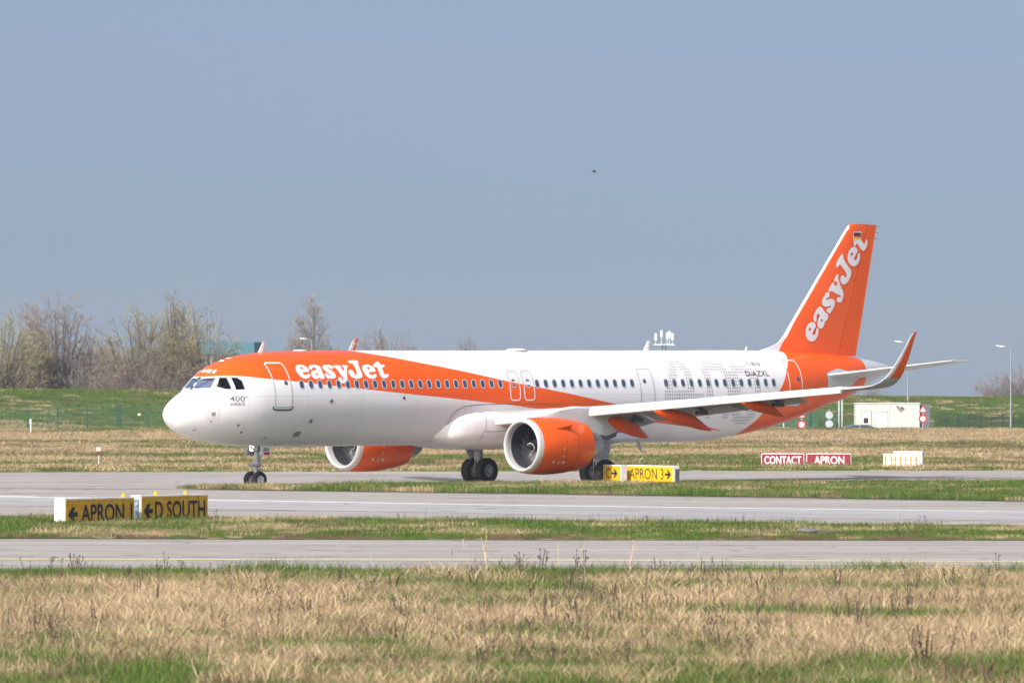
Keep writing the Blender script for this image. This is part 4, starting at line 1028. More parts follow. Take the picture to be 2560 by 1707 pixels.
def on_fin(x, y, off=.014):
    x0, y0 = x+6.042, y+.643; L = .7449*x0-.8973*y0+35.4635; z = .8973*x0+.7449*y0+.105
    return Vector((L, -(f_half(L, z)+off), z))
wordmark(on_fin, .12).build('lettering', M_letter, fin)['label'] = 'white easyJet lettering running up the tail fin'
FL = [(42.03, 42.52, 11.245, 11.345, (.012, .012, .014)), (42.03, 42.52, 11.145, 11.245, (.42, .01, .02)), (42.03, 42.52, 11.045, 11.145, (.85, .50, .01))]
b = MB(); ms = [M_letter]
b.add([(x, -(f_half(x, z)+.022), z) for x, z in ((42.0, 11.015), (42.55, 11.015), (42.55, 11.375), (42.0, 11.375))], [(0, 1, 2, 3)], 0)
for k, (a, c, z0, z1, col) in enumerate(FL):
    ms.append(mat('flag_stripe_%d' % k, col, .5)); b.add([(x, -(f_half(x, z)+.028), z) for x, z in ((a, z0), (c, z0), (c, z1), (a, z1))], [(0, 1, 2, 3)], k+1)
b.build('flag', ms, fin)['label'] = 'small black, red and gold flag'
# --- horizontal stabilisers
def build_stab(side):
    b = MB(); rg = []; rg2 = []
    for q in np.linspace(.4, 6.22, 9):
        q = float(q); le = 38.75+(q-1.0)*.655; te = 42.25+(q-1.0)*.262; c = te-le; z = 4.76+(q-1.2)*.140
        if q > 6.1: c *= .9
        rg.append([(le+x*c, -side*q, z+y*c) for x, y in airfoil(.078, 12, 0, .70, 0.0)]); rg2.append([(le+x*c, -side*q, z+y*c) for x, y in airfoil(.078, 8, .71, 1.0, 0.0)])
    b.loft(rg); st_ = b.build('stabiliser', M_lgrey, PLANE, smooth=45)
    b = MB(); b.loft(rg2); b.build('elevator', M_lgrey, st_, smooth=45)
    return st_
build_stab(1); build_stab(-1)
v = MB(); fill_on_skin(v, [(38.944, 4.90), (39.845, 5.10), (41.258, 4.88), (41.6, 4.70), (40.904, 4.266), (38.947, 4.199)], .012, 0); v.build('stabiliser_cover_plate', M_lgrey, fuselage)

# --- engines
EO = (15.38, -5.75, 1.80)
def build_engine():
    b = MB()
    b.lathe([(.27, 1.187), (.45, 1.222), (.8, 1.245), (1.3, 1.255), (1.8, 1.245), (2.3, 1.205), (2.8, 1.14), (3.2, 1.075), (3.5, 1.018), (3.49, 1.0), (3.2, 1.03), (2.6, 1.05)], n=64)
    e = b.build('engine', M_orange, PLANE, smooth=50); e.location = EO
    b = MB(); b.lathe([(.275, 1.188), (.15, 1.165), (.06, 1.13), (.012, 1.09), (0, 1.06), (.012, 1.03), (.06, .995), (.15, .972), (.34, .965)], n=64); b.build('inlet_lip', M_lip, e, smooth=True)
    b = MB(); b.lathe([(.335, .966), (.7, .985), (1.35, 1.0), (1.6, 1.0)], n=48); b.build('inlet_barrel', M_liner, e, smooth=True)
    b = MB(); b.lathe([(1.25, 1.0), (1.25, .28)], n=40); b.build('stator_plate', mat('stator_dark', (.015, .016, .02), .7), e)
    # fan blades
    bl = MB(); rg = []
    for r, pa, ch, sw in ((.27, 28, .30, 0), (.45, 40, .36, -.02), (.65, 52, .43, -.01), (.82, 60, .48, .05), (.965, 66, .52, .12)):
        a = math.radians(pa); c_, s_ = math.cos(a), math.sin(a); q = []
        for x, y in ((-.5, 0), (-.2, .045), (.2, .05), (.5, 0), (.2, .015), (-.2, .012)):
            X = x*ch; Y = y*ch+(.10*(x*x-.25)*ch); q.append((.90+sw+X*c_-Y*s_, X*s_+Y*c_, r))
        rg.append(q)
    bl.loft(rg); b0 = bl.build('fan_blade', M_blade, e, smooth=50); b0.rotation_euler = (0, 0, 0)
    for k in range(1, 18):
        q = b0.copy(); COL.objects.link(q); q.rotation_euler = (2*math.pi*k/18, 0, 0)
    b = MB(); b.lathe([(.36, .001), (.40, .05), (.55, .15), (.75, .25), (.9, .29), (1.2, .30)], n=32); sp = b.build('spinner', mat('spinner_black', (.02, .021, .025), .3), e, smooth=True)
    b = MB(); pts = []
    for k in range(22):
        t = k/21; x = .42+t*.38; r = float(np.interp(x, [.36, .40, .55, .75, .9], [0, .05, .15, .25, .29]))+.006; an = 1.0+t*4.6; pts.append((x, r*math.cos(an), r*math.sin(an)))
    b.tube(pts, [.008+.010*k/21 for k in range(22)], 6); b.build('spinner_swirl', M_letter, e)
    # rear: core cowl, nozzle, plug
    b = MB(); b.lathe([(2.7, .80), (3.3, .80), (3.8, .74), (4.2, .64), (4.48, .54), (4.47, .50), (4.2, .52)], n=40); b.build('core_cowl', mat('core_cowl_grey', (.40, .42, .44), .4, metal=.5), e, smooth=50)
    b = MB(); b.lathe([(4.0, .42), (4.4, .40), (4.8, .26), (5.1, .10), (5.24, .03), (5.25, .001)], n=28); b.build('exhaust_plug', M_hot, e, smooth=True)
    # pylon from the cowl top to the wing
    b = MB(); rg = []
    for x, zt, zb, w in ((.95, 1.26, 1.0, .05), (1.4, 1.40, 1.0, .15), (2.2, 1.60, .95, .22), (3.2, 1.70, .80, .24), (4.0, 1.68, .55, .24), (5.0, 1.60, .40, .22), (5.8, 1.30, .62, .16), (6.4, 1.05, .85, .06)):
        rg.append([(x, -w, zb), (x, -w, zt-.08), (x, -w*.5, zt), (x, w*.5, zt), (x, w, zt-.08), (x, w, zb)])
    b.loft(rg); b.build('pylon', M_lgrey, e, smooth=35)
    b = MB(); rg = []
    for x, zt, zb, w in ((3.5, .90, .62, .18), (4.3, .72, .36, .20), (5.1, .55, .22, .17), (5.75, .52, .38, .05)): rg.append([(x, -w, zb), (x, -w, zt), (x, w, zt), (x, w, zb)])
    b.loft(rg); b.build('pylon_fairing', M_dgrey, e, smooth=35)
    # side strake
    b = MB(); an = math.radians(52)
    def cyl(x, r, da=0): return (x, -r*math.sin(an+da), r*math.cos(an+da))
    b.add([cyl(1.05, 1.245), cyl(2.05, 1.215), cyl(1.98, 1.52), cyl(1.05, 1.24, .03), cyl(2.05, 1.21, .03), cyl(1.98, 1.52, .01)], [(0, 1, 2), (3, 5, 4), (0, 2, 5, 3), (1, 4, 5, 2)]); b.build('strake', M_orange, e)
    # cowl seams and placards
    b = MB()
    for xx in (1.62, 2.35):
        r = float(np.interp(xx, [1.3, 1.8, 2.3, 2.8], [1.255, 1.245, 1.205, 1.14]))+.005; b.lathe([(xx-.008, r), (xx+.008, r)], n=48)
    b.build('cowl_seam', mat('seam_dark_orange', (.30, .05, .01), .6), e)  # thin seam rings in a darker orange than the cowl
    def on_cowl(x, a_, off=.008):
        r = float(np.interp(x, [.27, .45, .8, 1.3, 1.8, 2.3, 2.8, 3.2], [1.187, 1.222, 1.245, 1.255, 1.245, 1.205, 1.14, 1.075]))+off
        return (x, -r*math.cos(a_), r*math.sin(a_))
    b = MB()
    def plac(x, a_, w, h, mi): b.add([on_cowl(x-w, a_-h), on_cowl(x+w, a_-h), on_cowl(x+w, a_+h), on_cowl(x-w, a_+h)], [(0, 1, 2, 3)], mi)
    plac(.95, -.58, .055, .045, 0); plac(1.28, -.62, .055, .055, 0); plac(1.56, -.60, .07, .045, 0); plac(1.28, -.62, .022, .03, 1); plac(1.42, -.10, .035, .03, 2); plac(1.45, -.36, .045, .035, 2)
    b.build('placard', [M_letter, mat('blue_print', (.03, .08, .25), .5), M_lgrey], e)
    return e
eng_p = build_engine()
eng_s = copy_tree(eng_p, PLANE); eng_s.location = (EO[0], 5.75, EO[2])

# --- landing gear
def wheel(mb_t, mb_r, o, R, W, rr, side=1):
    x, y, z = o
    mb_t.lathe([(-W*.36, rr*.98), (-W*.46, rr*1.1), (-W*.5, R*.80), (-W*.44, R*.93), (-W*.30, R*.985), (-W*.12, R), (W*.12, R), (W*.30, R*.985), (W*.44, R*.93), (W*.5, R*.80), (W*.46, rr*1.1), (W*.36, rr*.98)], o, 'y', 36)
    mb_r.lathe([(-W*.38, rr), (-W*.40, rr*.92), (-W*.22, rr*.80), (-W*.20, rr*.40), (-W*.34, rr*.34), (-W*.36, rr*.10), (-W*.36, .001)], o, 'y', 28)
    mb_r.lathe([(W*.38, rr), (W*.40, rr*.92), (W*.22, rr*.80), (W*.20, rr*.40), (W*.34, rr*.34), (W*.36, rr*.10), (W*.36, .001)], o, 'y', 28)
def build_nose_gear():
    X = 5.12
    b = MB(); b.tube([(X+.12, 0, 2.1), (X+.10, 0, 1.35)], .115, 14); b.tube([(X+.10, 0, 1.35), (X+.06, 0, .92)], .135, 14); b.tube([(X+.06, 0, .95), (X, 0, .38)], .085, 14)
    b.tube([(X-.0, -.42, .38), (X-.0, .42, .38)], .075, 12); b.tube([(X+.15, -.20, .98), (X-.12, -.20, 1.05), (X-.12, .20, 1.05), (X+.15, .20, .98)], .055, 10)
    b.tube([(X+.10, 0, 1.55), (X-.55, 0, 2.0)], .05, 8); b.tube([(X+.20, -.09, 1.5), (X+.22, -.09, 1.0)], .022, 6); b.tube([(X+.20, .09, 1.5), (X+.22, .09, 1.0)], .022, 6)
    g = b.build('nose_gear', M_gear, PLANE, smooth=40)
    b = MB(); b.box(X+.10, X+.32, -.09, .09, .80, .86); b.tube([(X+.10, 0, .86), (X+.36, 0, .66), (X+.04, 0, .46)], .045, 8); b.tube([(X-.12, .28, 1.03), (X-.12, -.30, 1.03)], .07, 10); b.build('torque_link', M_metal, g, smooth=40)
    for s_ in (-1, 1):
        t = MB(); r = MB(); wheel(t, r, (X, s_*.26, .375), .378, .225, .20); t.build('tyre', M_tyre, g, smooth=50); r.build('wheel_rim', M_rim, g, smooth=40)
    for k, (yy, on) in enumerate(((.14, True), (-.17, False))):
        b = MB(); b.lathe([(0, .001), (.0, .095), (.05, .105), (.12, .06), (.14, .001)], (X-.12, yy, 1.72), 'x', 16)
        b.build('taxi_light', mat('lit_taxi_lamp', (.9, .9, .9), .3, emit=(1, .98, .93), estr=14.0) if on else mat('lamp_glass', (.55, .58, .60), .2), g)
    b = MB(); b.box(X-.25, X+.10, -.30, .32, 1.83, 1.95); b.box(X-.06, X+.05, -.26, .28, 1.60, 1.84); b.build('light_bracket', M_dgrey, g)
    # doors hanging each side
    for s_, nm in ((-1, 'port'), (1, 'starboard')):
        b = MB(); y0 = s_*.47
        P = [(5.02, 1.90), (5.56, 1.87), (5.60, 1.80), (5.56, 1.47), (5.52, 1.43), (4.93, 1.45)]
        vs = [(x, y0+s_*(.02*(1.9-z)), z) for x, z in P]+[(x, y0+s_*.03+s_*(.02*(1.9-z)), z) for x, z in P]; n = len(P)
        b.add(vs, [tuple(range(n)), tuple(reversed(range(n, 2*n)))]+[(i, (i+1) % n, n+(i+1) % n, n+i) for i in range(n)])
        d = b.build('gear_door', M_white if s_ < 0 else mat('gear_door_grey', (.22, .23, .24), .5), g)
        if s_ < 0: d['label'] = 'white nose gear door lettered ISH'
    b = MB(); me = text_mesh('ISH', .02); fit_mesh(me, 5.13, 5.44, 1.60, 1.76)
    b.add([(v.co.x+.15*(v.co.y-1.6), -.512, v.co.y) for v in me.vertices], [tuple(p.vertices) for p in me.polygons]); b.build('lettering', M_black, g); bpy.data.meshes.remove(me)
    b = MB(); b.add([(x, -.513, z) for x, z in ((5.12, 1.455), (5.47, 1.46), (5.51, 1.57), (5.17, 1.565))], [(0, 1, 2, 3)]); b.build('red_tag', M_redpaint, g)
    return g
build_nose_gear()
def build_main_gear(side):
    X = 21.97; Y = -side*3.795
    b = MB()
    b.tube([(X-.10, Y-side*.25, 3.0), (X-.04, Y-side*.02, 1.45)], .17, 14); b.tube([(X-.04, Y-side*.02, 1.5), (X-.02, Y, 1.05)], .20, 14); b.tube([(X-.02, Y, 1.1), (X, Y, .56)], .13, 14)
    b.tube([(X, Y-.75, .56), (X, Y+.75, .56)], .11, 12); b.tube([(X-.05, Y, 1.35), (X-.15, Y+side*1.35, 2.5)], .075, 10); b.tube([(X-.05, Y+.05, 1.2), (X-.95, Y+side*.25, 2.3)], .05, 8)
    for dy in (-.16, .16): b.tube([(X-.14, Y+dy, 1.6), (X-.12, Y+dy, .75)], .025, 6)
    g = b.build('main_gear', M_gear, PLANE, smooth=40)
    b = MB(); b.tube([(X+.10, Y, 1.15), (X+.42, Y, .86), (X+.08, Y, .58)], .06, 8); b.box(X-.2, X+.2, Y-.14, Y+.14, .44, .68); b.build('torque_link', M_metal, g, smooth=40)
    for s_ in (-1, 1):
        t = MB(); r = MB(); wheel(t, r, (X, Y+s_*.4635, .565), .575, .42, .28); t.build('tyre', M_tyre, g, smooth=50)
        for k in range(9):
            an = 2*math.pi*k/9; o = (X+.15*math.cos(an), Y+s_*.4635, .565+.15*math.sin(an))
            r.lathe([(-.16, .03), (-.16, .001)], o, 'y', 8); r.lathe([(.16, .03), (.16, .001)], o, 'y', 8)
        r.build('wheel_rim', M_rim, g, smooth=40)
    # leg door on the outboard side, and its forward arm
    b = MB(); y0 = Y-side*.34
    P = [(20.9, 1.62), (21.5, 1.62), (21.5, 2.9), (22.4, 2.9), (22.35, 1.62), (22.2, 1.02), (21.75, .96), (21.62, 1.2), (21.45, 1.50), (20.95, 1.54)]
    n = len(P); b.add([(x, y0, z) for x, z in P]+[(x, y0-side*.04, z) for x, z in P], [tuple(range(n)), tuple(reversed(range(n, 2*n)))]+[(i, (i+1) % n, n+(i+1) % n, n+i) for i in range(n)])
    b.build('gear_door', M_lgrey, g)
    return g
build_main_gear(1); build_main_gear(-1)

# --- the pilot behind the sliding window (a person of their own, sitting in the cockpit)
def skin_figure(name, nodes, edges, mats, matfn):
    me = bpy.data.meshes.new(name); me.from_pydata([n[0] for n in nodes], edges, [])
    o = link(name, me)
    o.modifiers.new('skin', 'SKIN'); 
    for i, n in enumerate(nodes):
        d = me.skin_vertices[0].data[i]; d.radius = (n[1], n[2] if len(n) > 2 else n[1]); d.use_root = (i == 0)
    s_ = o.modifiers.new('sub', 'SUBSURF'); s_.levels = 2; s_.render_levels = 2
    bpy.context.view_layer.update()
    nm = bpy.data.meshes.new_from_object(o.evaluated_get(bpy.context.evaluated_depsgraph_get())); o.modifiers.clear(); o.data = nm
    nm.materials.clear()
    for m in mats: nm.materials.append(m)
    for p in nm.polygons: p.material_index = matfn(p.center)
    nm.shade_smooth()
    return o
M_skin = mat('skin', (.45, .27, .19), .5); M_shirt = mat('white_shirt', (.72, .75, .80), .8); M_trouser = mat('navy_trousers', (.02, .025, .05), .8); M_hair = mat('brown_hair', (.05, .03, .02), .7)
nodes = [((0, 0, 0), .16, .13), ((-.02, 0, .28), .17, .12), ((-.05, 0, .46), .18, .11), ((-.06, 0, .58), .07), ((-.08, 0, .68), .085), ((-.09, 0, .78), .095), ((-.09, 0, .86), .07),
         ((-.05, .20, .48), .06), ((-.18, .27, .26), .048), ((-.42, .24, .20), .035), ((-.50, .22, .20), .03), ((-.05, -.20, .48), .06), ((-.16, -.28, .24), .048), ((-.40, -.26, .20), .035), ((-.48, -.24, .20), .03),
         ((-.28, .11, .02), .085), ((-.50, .12, .0), .07), ((-.55, .12, -.35), .05), ((-.28, -.11, .02), .085), ((-.50, -.12, .0), .07), ((-.55, -.12, -.35), .05), ((-.165, 0, .72), .022)]
edges = [(0, 1), (1, 2), (2, 3), (3, 4), (4, 5), (5, 6), (2, 7), (7, 8), (8, 9), (9, 10), (2, 11), (11, 12), (12, 13), (13, 14), (0, 15), (15, 16), (16, 17), (0, 18), (18, 19), (19, 20), (4, 21)]
pil = skin_figure('person', nodes, edges, [M_skin, M_shirt, M_trouser], lambda c: 0 if (c.z > .56 or c.x < -.44 and c.z > .1) else (1 if c.z > .1 else 2))
tag(pil, 'pilot in white shirt seated behind the cockpit side window', 'person')
pil.matrix_world = PLANE.matrix_basis @ Matrix.Translation((2.62, -.55, 3.80))
b = MB(); b.lathe([(.0, .098), (.05, .10), (.09, .07), (.11, .001)], (-.085, 0, .80), 'z', 14); b.build('hair', M_hair, pil, smooth=True)

# ------------------------------------------------------------------ taxiway signs
def arrow_loop(dirn, x0, x1, yc, h, th):
    """flat arrow polygon pointing left (-1) or right (+1), chevron head with a stem"""
    L = x1-x0; P = [(0, 0), (.42*L, h/2), (.42*L+th*1.25, h/2), (.22*L+th*1.0, th/2), (L, th/2), (L, -th/2), (.22*L+th*1.0, -th/2), (.42*L+th*1.25, -h/2), (.42*L, -h/2)]
    P = [(x0+x, yc+y) if dirn < 0 else (x1-x, yc+y) for x, y in P]
    return P
def taxi_sign(origin, ang, length, height, depth, face_m, ink_m, text, box, arrow, label, rim=.05, bold=.012, lamps=(), cabinet=False, shell_m=None, group=None, z0=0.0):
    """origin: front bottom left corner; local x along the face, y into the sign, z up"""
    root = empty('taxiway_sign', (origin[0], origin[1], z0), ang); tag(root, label, 'sign', group)
    b = MB(); b.box(0, length, 0, depth, 0, height); b.build('housing', shell_m or M_signwhite, root, bevel=.02)
    b = MB(); b.box(rim, length-rim, -.012, .006, .04, height-rim); face = b.build('face', face_m, root)
    me = text_mesh(text, bold); fit_mesh(me, rim+box[0]*(length-2*rim), rim+box[1]*(length-2*rim), box[2], box[3])
    b = MB(); b.add([(v.co.x, -.017, v.co.y) for v in me.vertices], [tuple(p.vertices) for p in me.polygons]); b.build('lettering', ink_m, root); bpy.data.meshes.remove(me)
    if arrow:
        d, a0, a1, yc, h, th = arrow; me = poly_mesh([arrow_loop(d, rim+a0*(length-2*rim), rim+a1*(length-2*rim), yc, h, th)])
        b = MB(); b.add([(v.co.x, -.017, v.co.y) for v in me.vertices], [tuple(p.vertices) for p in me.polygons]); b.build('arrow', ink_m, root); bpy.data.meshes.remove(me)
    for lx in lamps:
        b = MB(); b.lathe([(0, .07), (.05, .075), (.10, .07), (.12, .04), (.125, .001)], (lx, depth*.5, height), 'z', 12); b.build('lamp_cap', M_amber, root, smooth=40)
    if cabinet:
        b = MB(); b.box(-.035, 0, .07, depth*.62, .0, height-.12); c = b.build('end_cabinet', M_steelbox, root)
        b = MB()
        for zz in (.18, height-.30):
            b.lathe([(-.075, .001), (-.075, .05), (-.04, .06), (-.034, .06)], (0, depth*.32, zz), 'x', 12)
        b.box(-.06, -.035, depth*.42, depth*.48, height*.47, height*.53); b.build('bolts', M_galv, root)
    b = MB()
    for lx in (length*.2, length*.8): b.box(lx-.06, lx+.06, depth*.3, depth*.7, -.25, 0)
    b.build('foot', M_galv, root)
    return root
A1 = math.radians(54)
p = at(162, 1300, 266)
s1 = taxi_sign((p.x, 266.0), A1, 3.74, .92, .47, M_yellow_old, M_black, 'APRON 1', (.22, .975, .11, .715), (-1, .03, .17, .38, .48, .15), 'weathered yellow sign reading APRON 1 with white end, beside its twin', lamps=(3.45,), z0=.05, bold=.022)
p = at(352, 1300, 269.7)
s2 = taxi_sign((p.x, 269.7), A1, 3.70, .93, .46, M_yellow_old, M_black, 'D SOUTH', (.195, .965, .12, .73), (-1, .025, .165, .40, .48, .15), 'weathered yellow sign reading D SOUTH with two amber lamp caps', lamps=(1.12, 2.76), cabinet=True, z0=.07, bold=.022)
A2 = math.radians(-55)
p = at(1507, 1200, 346.3)
taxi_sign((p.x, 346.3), A2, 1.36, .92, .33, M_yellow, M_black, 'C', (.18, .40, .33, .78), (1, .50, .84, .55, .36, .09), 'small bright yellow sign with letter C and arrow, beside main wheel', bold=.0, z0=.03)
p = at(1567, 1200, 345.9)
s4 = taxi_sign((p.x, 345.9), A2, 3.46, .92, .32, M_yellow, M_black, 'APRON 3', (.05, .80, .32, .78), (1, .83, .965, .54, .38, .10), 'bright yellow sign reading APRON 3 with arrow pointing right', bold=.0, z0=.02)
b = MB(); b.box(3.461, 3.48, .08, .30, .05, .78); b.build('end_cabinet', M_dgrey, s4)
A3 = math.radians(-12)
p = at(1903, 1160, 403.0)
taxi_sign((p.x, 403.0), A3, 2.21, .66, .30, M_signred, M_letter, 'CONTACT', (.06, .95, .12, .53), None, 'dark red sign with white border reading CONTACT', bold=.02, shell_m=M_signwhite, rim=.035, z0=.04)
p = at(2016, 1160, 402.6)
taxi_sign((p.x, 402.6), A3, 2.30, .66, .30, M_signred, M_letter, 'APRON', (.16, .86, .12, .53), None, 'dark red sign with white border reading APRON', bold=.02, shell_m=M_signwhite, rim=.035, z0=.04)

# ------------------------------------------------------------------ white cabinets with orange posts, markers, manhole
def cabinet(u, Y, w, d, h, label):
    p = at(u, 1170, Y); o = empty('equipment_cabinet', (p.x, Y, 0), math.radians(-10)); tag(o, label, 'cabinet', 'white equipment cabinets')
    b = MB(); b.box(0, w, 0, d, 0, h); b.build('housing', mat('cabinet_white', (.78, .78, .77), .5, noise=(3, .1)), o, bevel=.02)
    b = MB(); b.box(-.03, w+.03, -.03, d+.03, h, h+.04); b.build('lid', MATS['cabinet_white'], o)
    b = MB(); b.box(w*.80, w*.92, -.012, 0, .12, h*.62); b.build('vent', M_lgrey, o)
    return o
cabinet(2208, 398.0, .50, .45, .70, 'low narrow white cabinet left of the taller one by the far taxiway')
cabinet(2234, 397.5, 1.45, .70, .84, 'wide white equipment cabinet beyond the far taxiway')
for k, u in enumerate((2213, 2228, 2238, 2251, 2264, 2277, 2290)):
    p = at(u, 1170, 396.6+.05*k); b = MB(); b.lathe([(0, .045), (.60, .045), (.64, .03), (.65, .001)], (0, 0, 0), 'z', 10); b.lathe([(.30, .047), (.36, .047)], (0, 0, 0), 'z', 10, mi=1)
    o = b.build('guard_post', [mat('post_orange', (.80, .36, .01), .5), M_signwhite]); o.location = (p.x, p.y, 0)
    tag(o, ('first', 'second', 'third', 'fourth', 'fifth', 'sixth', 'last')[k]+' orange guard post from the left before the white cabinets', 'post', 'orange guard posts before the cabinets')
# distance marker on a white post
p = at(246, 1166, 404.5)
o = empty('marker_board', (p.x, p.y, 0), math.radians(4)); tag(o, 'small white and red marker board on a white post by the taxiway', 'sign')
b = MB(); b.tube([(0, 0, -.1), (.02, 0, .85)], .028, 8); b.build('post', M_signwhite, o)
b = MB(); b.box(-.10, .10, -.03, -.01, .80, 1.02); b.build('board', M_signwhite, o)
b = MB(); b.box(-.105, .105, -.032, -.031, 1.0, 1.02); b.box(-.06, .05, -.032, -.031, .88, .90); b.box(-.07, .07, -.032, -.031, .93, .95); b.build('print', M_dgrey, o)
b = MB(); b.box(-.055, .055, -.03, -.01, .58, .79); b.build('lower_plate', mat('maroon', (.17, .04, .05), .6), o)
# white marker post by the fence
p = at(77, 1084, 563.0)
o = empty('marker_post', (p.x, p.y, float(gh(p.x, p.y))), 0); tag(o, 'thin white marker post with a flared cap before the fence', 'post')
b = MB(); b.tube([(0, 0, -.1), (0, 0, .85)], .055, 8); b.build('pole', M_signwhite, o)
b = MB(); b.lathe([(.85, .07), (1.08, .095), (1.10, .095), (1.10, .001)], (0, 0, 0), 'z', 10); b.build('cap', M_signwhite, o)
p = at(2040, 1342, 251.6)
o = empty('manhole', (p.x, 251.2, .10), 0); tag(o, 'grey manhole ring with its lid tilted in the verge', 'manhole')
b = MB(); b.lathe([(-.1, .42), (.10, .42), (.12, .38), (.12, .30), (-.1, .30)], (.30, 0, 0), 'z', 20); b.build('ring', mat('old_concrete', (.10, .095, .09), .9, noise=(5, .3)), o)
b = MB(); b.lathe([(0, .001), (0, .34), (.05, .34), (.05, .001)], (0, 0, 0), 'z', 20); l_ = b.build('lid', mat('pale_lid', (.20, .205, .22), .8, noise=(5, .2)), o); l_.location = (-.25, -.1, .13); l_.rotation_euler = (math.radians(3), math.radians(6), 0)

# ------------------------------------------------------------------ fences
def fence(name, P0, P1, n, h, label, wire=.05, wt=.006, dbl=None):
    root = empty(name, (P0[0], P0[1], 0)); tag(root, label, 'fence')
    d = Vector((P1[0]-P0[0], P1[1]-P0[1], 0)); L = d.length; d /= L; nrm = Vector((-d.y, d.x, 0))
    pm = wm = None
    for i in range(n+1):
        q = d*(L*i/n); z = float(gh(P0[0]+q.x, P0[1]+q.y))
        if pm is None:
            b = MB(); b.box(-.04, .04, -.04, .04, -.2, h); b.add([(-.045, -.045, h), (.045, -.045, h), (.045, .045, h), (-.045, .045, h), (0, 0, h+.03)], [(0, 1, 4), (1, 2, 4), (2, 3, 4), (3, 0, 4)]); o = b.build('post', M_greenpost, root); pm = o.data
        else: o = link('post', pm, root)
        o.location = (q.x, q.y, z)
        if dbl is not None and i == dbl:
            o = link('post', pm, root); o.location = (q.x+.14, q.y, z); o = link('post', pm, root); o.location = (q.x+.24, q.y, z)
        if i < n:
            if wm is None:
                b = MB(); s_ = L/n; x = wire
                while x < s_:
                    a = d*x; t = d*wt; b.add([tuple(a-t/2), tuple(a+t/2), tuple(a+t/2+Vector((0, 0, h-.05))), tuple(a-t/2+Vector((0, 0, h-.05)))], [(0, 1, 2, 3)]); x += wire
                z_ = .08
                while z_ < h:
                    b.add([(0, 0, z_), tuple(d*s_+Vector((0, 0, z_))), tuple(d*s_+Vector((0, 0, z_+wt*1.4))), (0, 0, z_+wt*1.4)], [(0, 1, 2, 3)]); z_ += .2
                o = b.build('wire_panel', M_wire, root); wm = o.data
            else: o = link('wire_panel', wm, root)
            o.location = (q.x, q.y, z)
    return root
fence('mesh_fence', (-50.5, 577.0), (-18.0, 581.0), 15, 1.85, 'green wire mesh fence with posts at the foot of the embankment on the left', wire=.075, wt=.007, dbl=10)
fence('mesh_fence', (33.5, 628.0), (52.0, 668.0), 18, 2.5, 'dense dark green mesh fence to the right of the white building', wire=.05, wt=.016)
fence('mesh_fence', (6.0, 632.0), (25.8, 629.0), 9, 2.5, 'green mesh fence seen below the rear fuselage behind road signs', wire=.05, wt=.015)
p = at(348, 1036, 580.0)
b = MB(); b.box(-.10, .10, -.08, .08, -.09, .09); b.box(-.02, .14, -.02, .02, -.02, .02); o = b.build('junction_box', M_signwhite, bevel=.01); o.location = (p.x, 580.0, p.z); tag(o, 'small white box fixed to the double fence post', 'box')

# ------------------------------------------------------------------ gatehouse, car, road signs, lamp posts on the right
zb = -1.5
o = empty('gatehouse', (at(2139, 0, 640).x, 640.0, zb), 0); tag(o, 'flat roofed white rendered gatehouse behind the field', 'building')
M_render = mat('white_render', (.60, .585, .56), .8, noise=(1.2, .12))
wL, wR = 2.72, 2.45
b = MB(); b.box(0, wL, .15, 3.0, 0, 3.12); b.build('wall', M_render, o)
b = MB(); b.box(wL, wL+wR, 0, 3.0, 0, 3.13); b.build('wall', M_render, o)
b = MB(); b.box(-.06, wL-.003, .09, 3.06, 3.12, 3.18); b.box(wL+.003, wL+wR+.06, -.06, 3.06, 3.131, 3.19); b.build('roof', M_signwhite, o)
b = MB(); b.box(wL-.06, wL+.02, -.03, 0.0, 0, 3.10); b.build('downpipe', M_lgrey, o)
b = MB(); b.box(.52, 1.22, .11, .149, 1.45, 2.48); w_ = b.build('window', mat('window_pale', (.70, .70, .68), .4), o)
b = MB(); b.box(.66, 1.02, .10, .109, 1.55, 1.97); b.build('pane', mat('window_dark', (.03, .035, .045), .2), w_)
for xx0, xx1 in ((.47, .52), (1.22, 1.27)):
    b = MB(); b.box(xx0, xx1, .09, .149, 1.45, 2.53); b.build('window_frame', mat('frame_taupe', (.42, .38, .35), .6), o)
b = MB(); b.box(.47, 1.27, .088, .149, 2.48, 2.54); b.build('window_frame', MATS['frame_taupe'], o)
b = MB(); b.box(1.62, 2.55, .11, .149, .02, 2.41); dr = b.build('door', mat('door_pale', (.66, .65, .63), .5), o)
b = MB(); b.box(1.58, 1.62, .10, .149, .02, 2.47); b.box(1.58, 2.60, .099, .149, 2.41, 2.47); b.build('door_frame', MATS['frame_taupe'], o)
b = MB(); b.box(3.30, 3.40, -.25, -.02, 2.85, 2.95); b.box(3.36, 3.46, -.40, -.2, 2.77, 2.89); b.box(3.62, 3.80, -.20, 0, 2.73, 2.87); b.build('camera_light', M_dgrey, o)
b = MB(); b.box(wL+wR+.003, wL+wR+.85, .3, 2.6, 0, 3.01); b.build('side_annex', mat('annex_slate', (.13, .15, .19), .7, noise=(1, .15)), o)

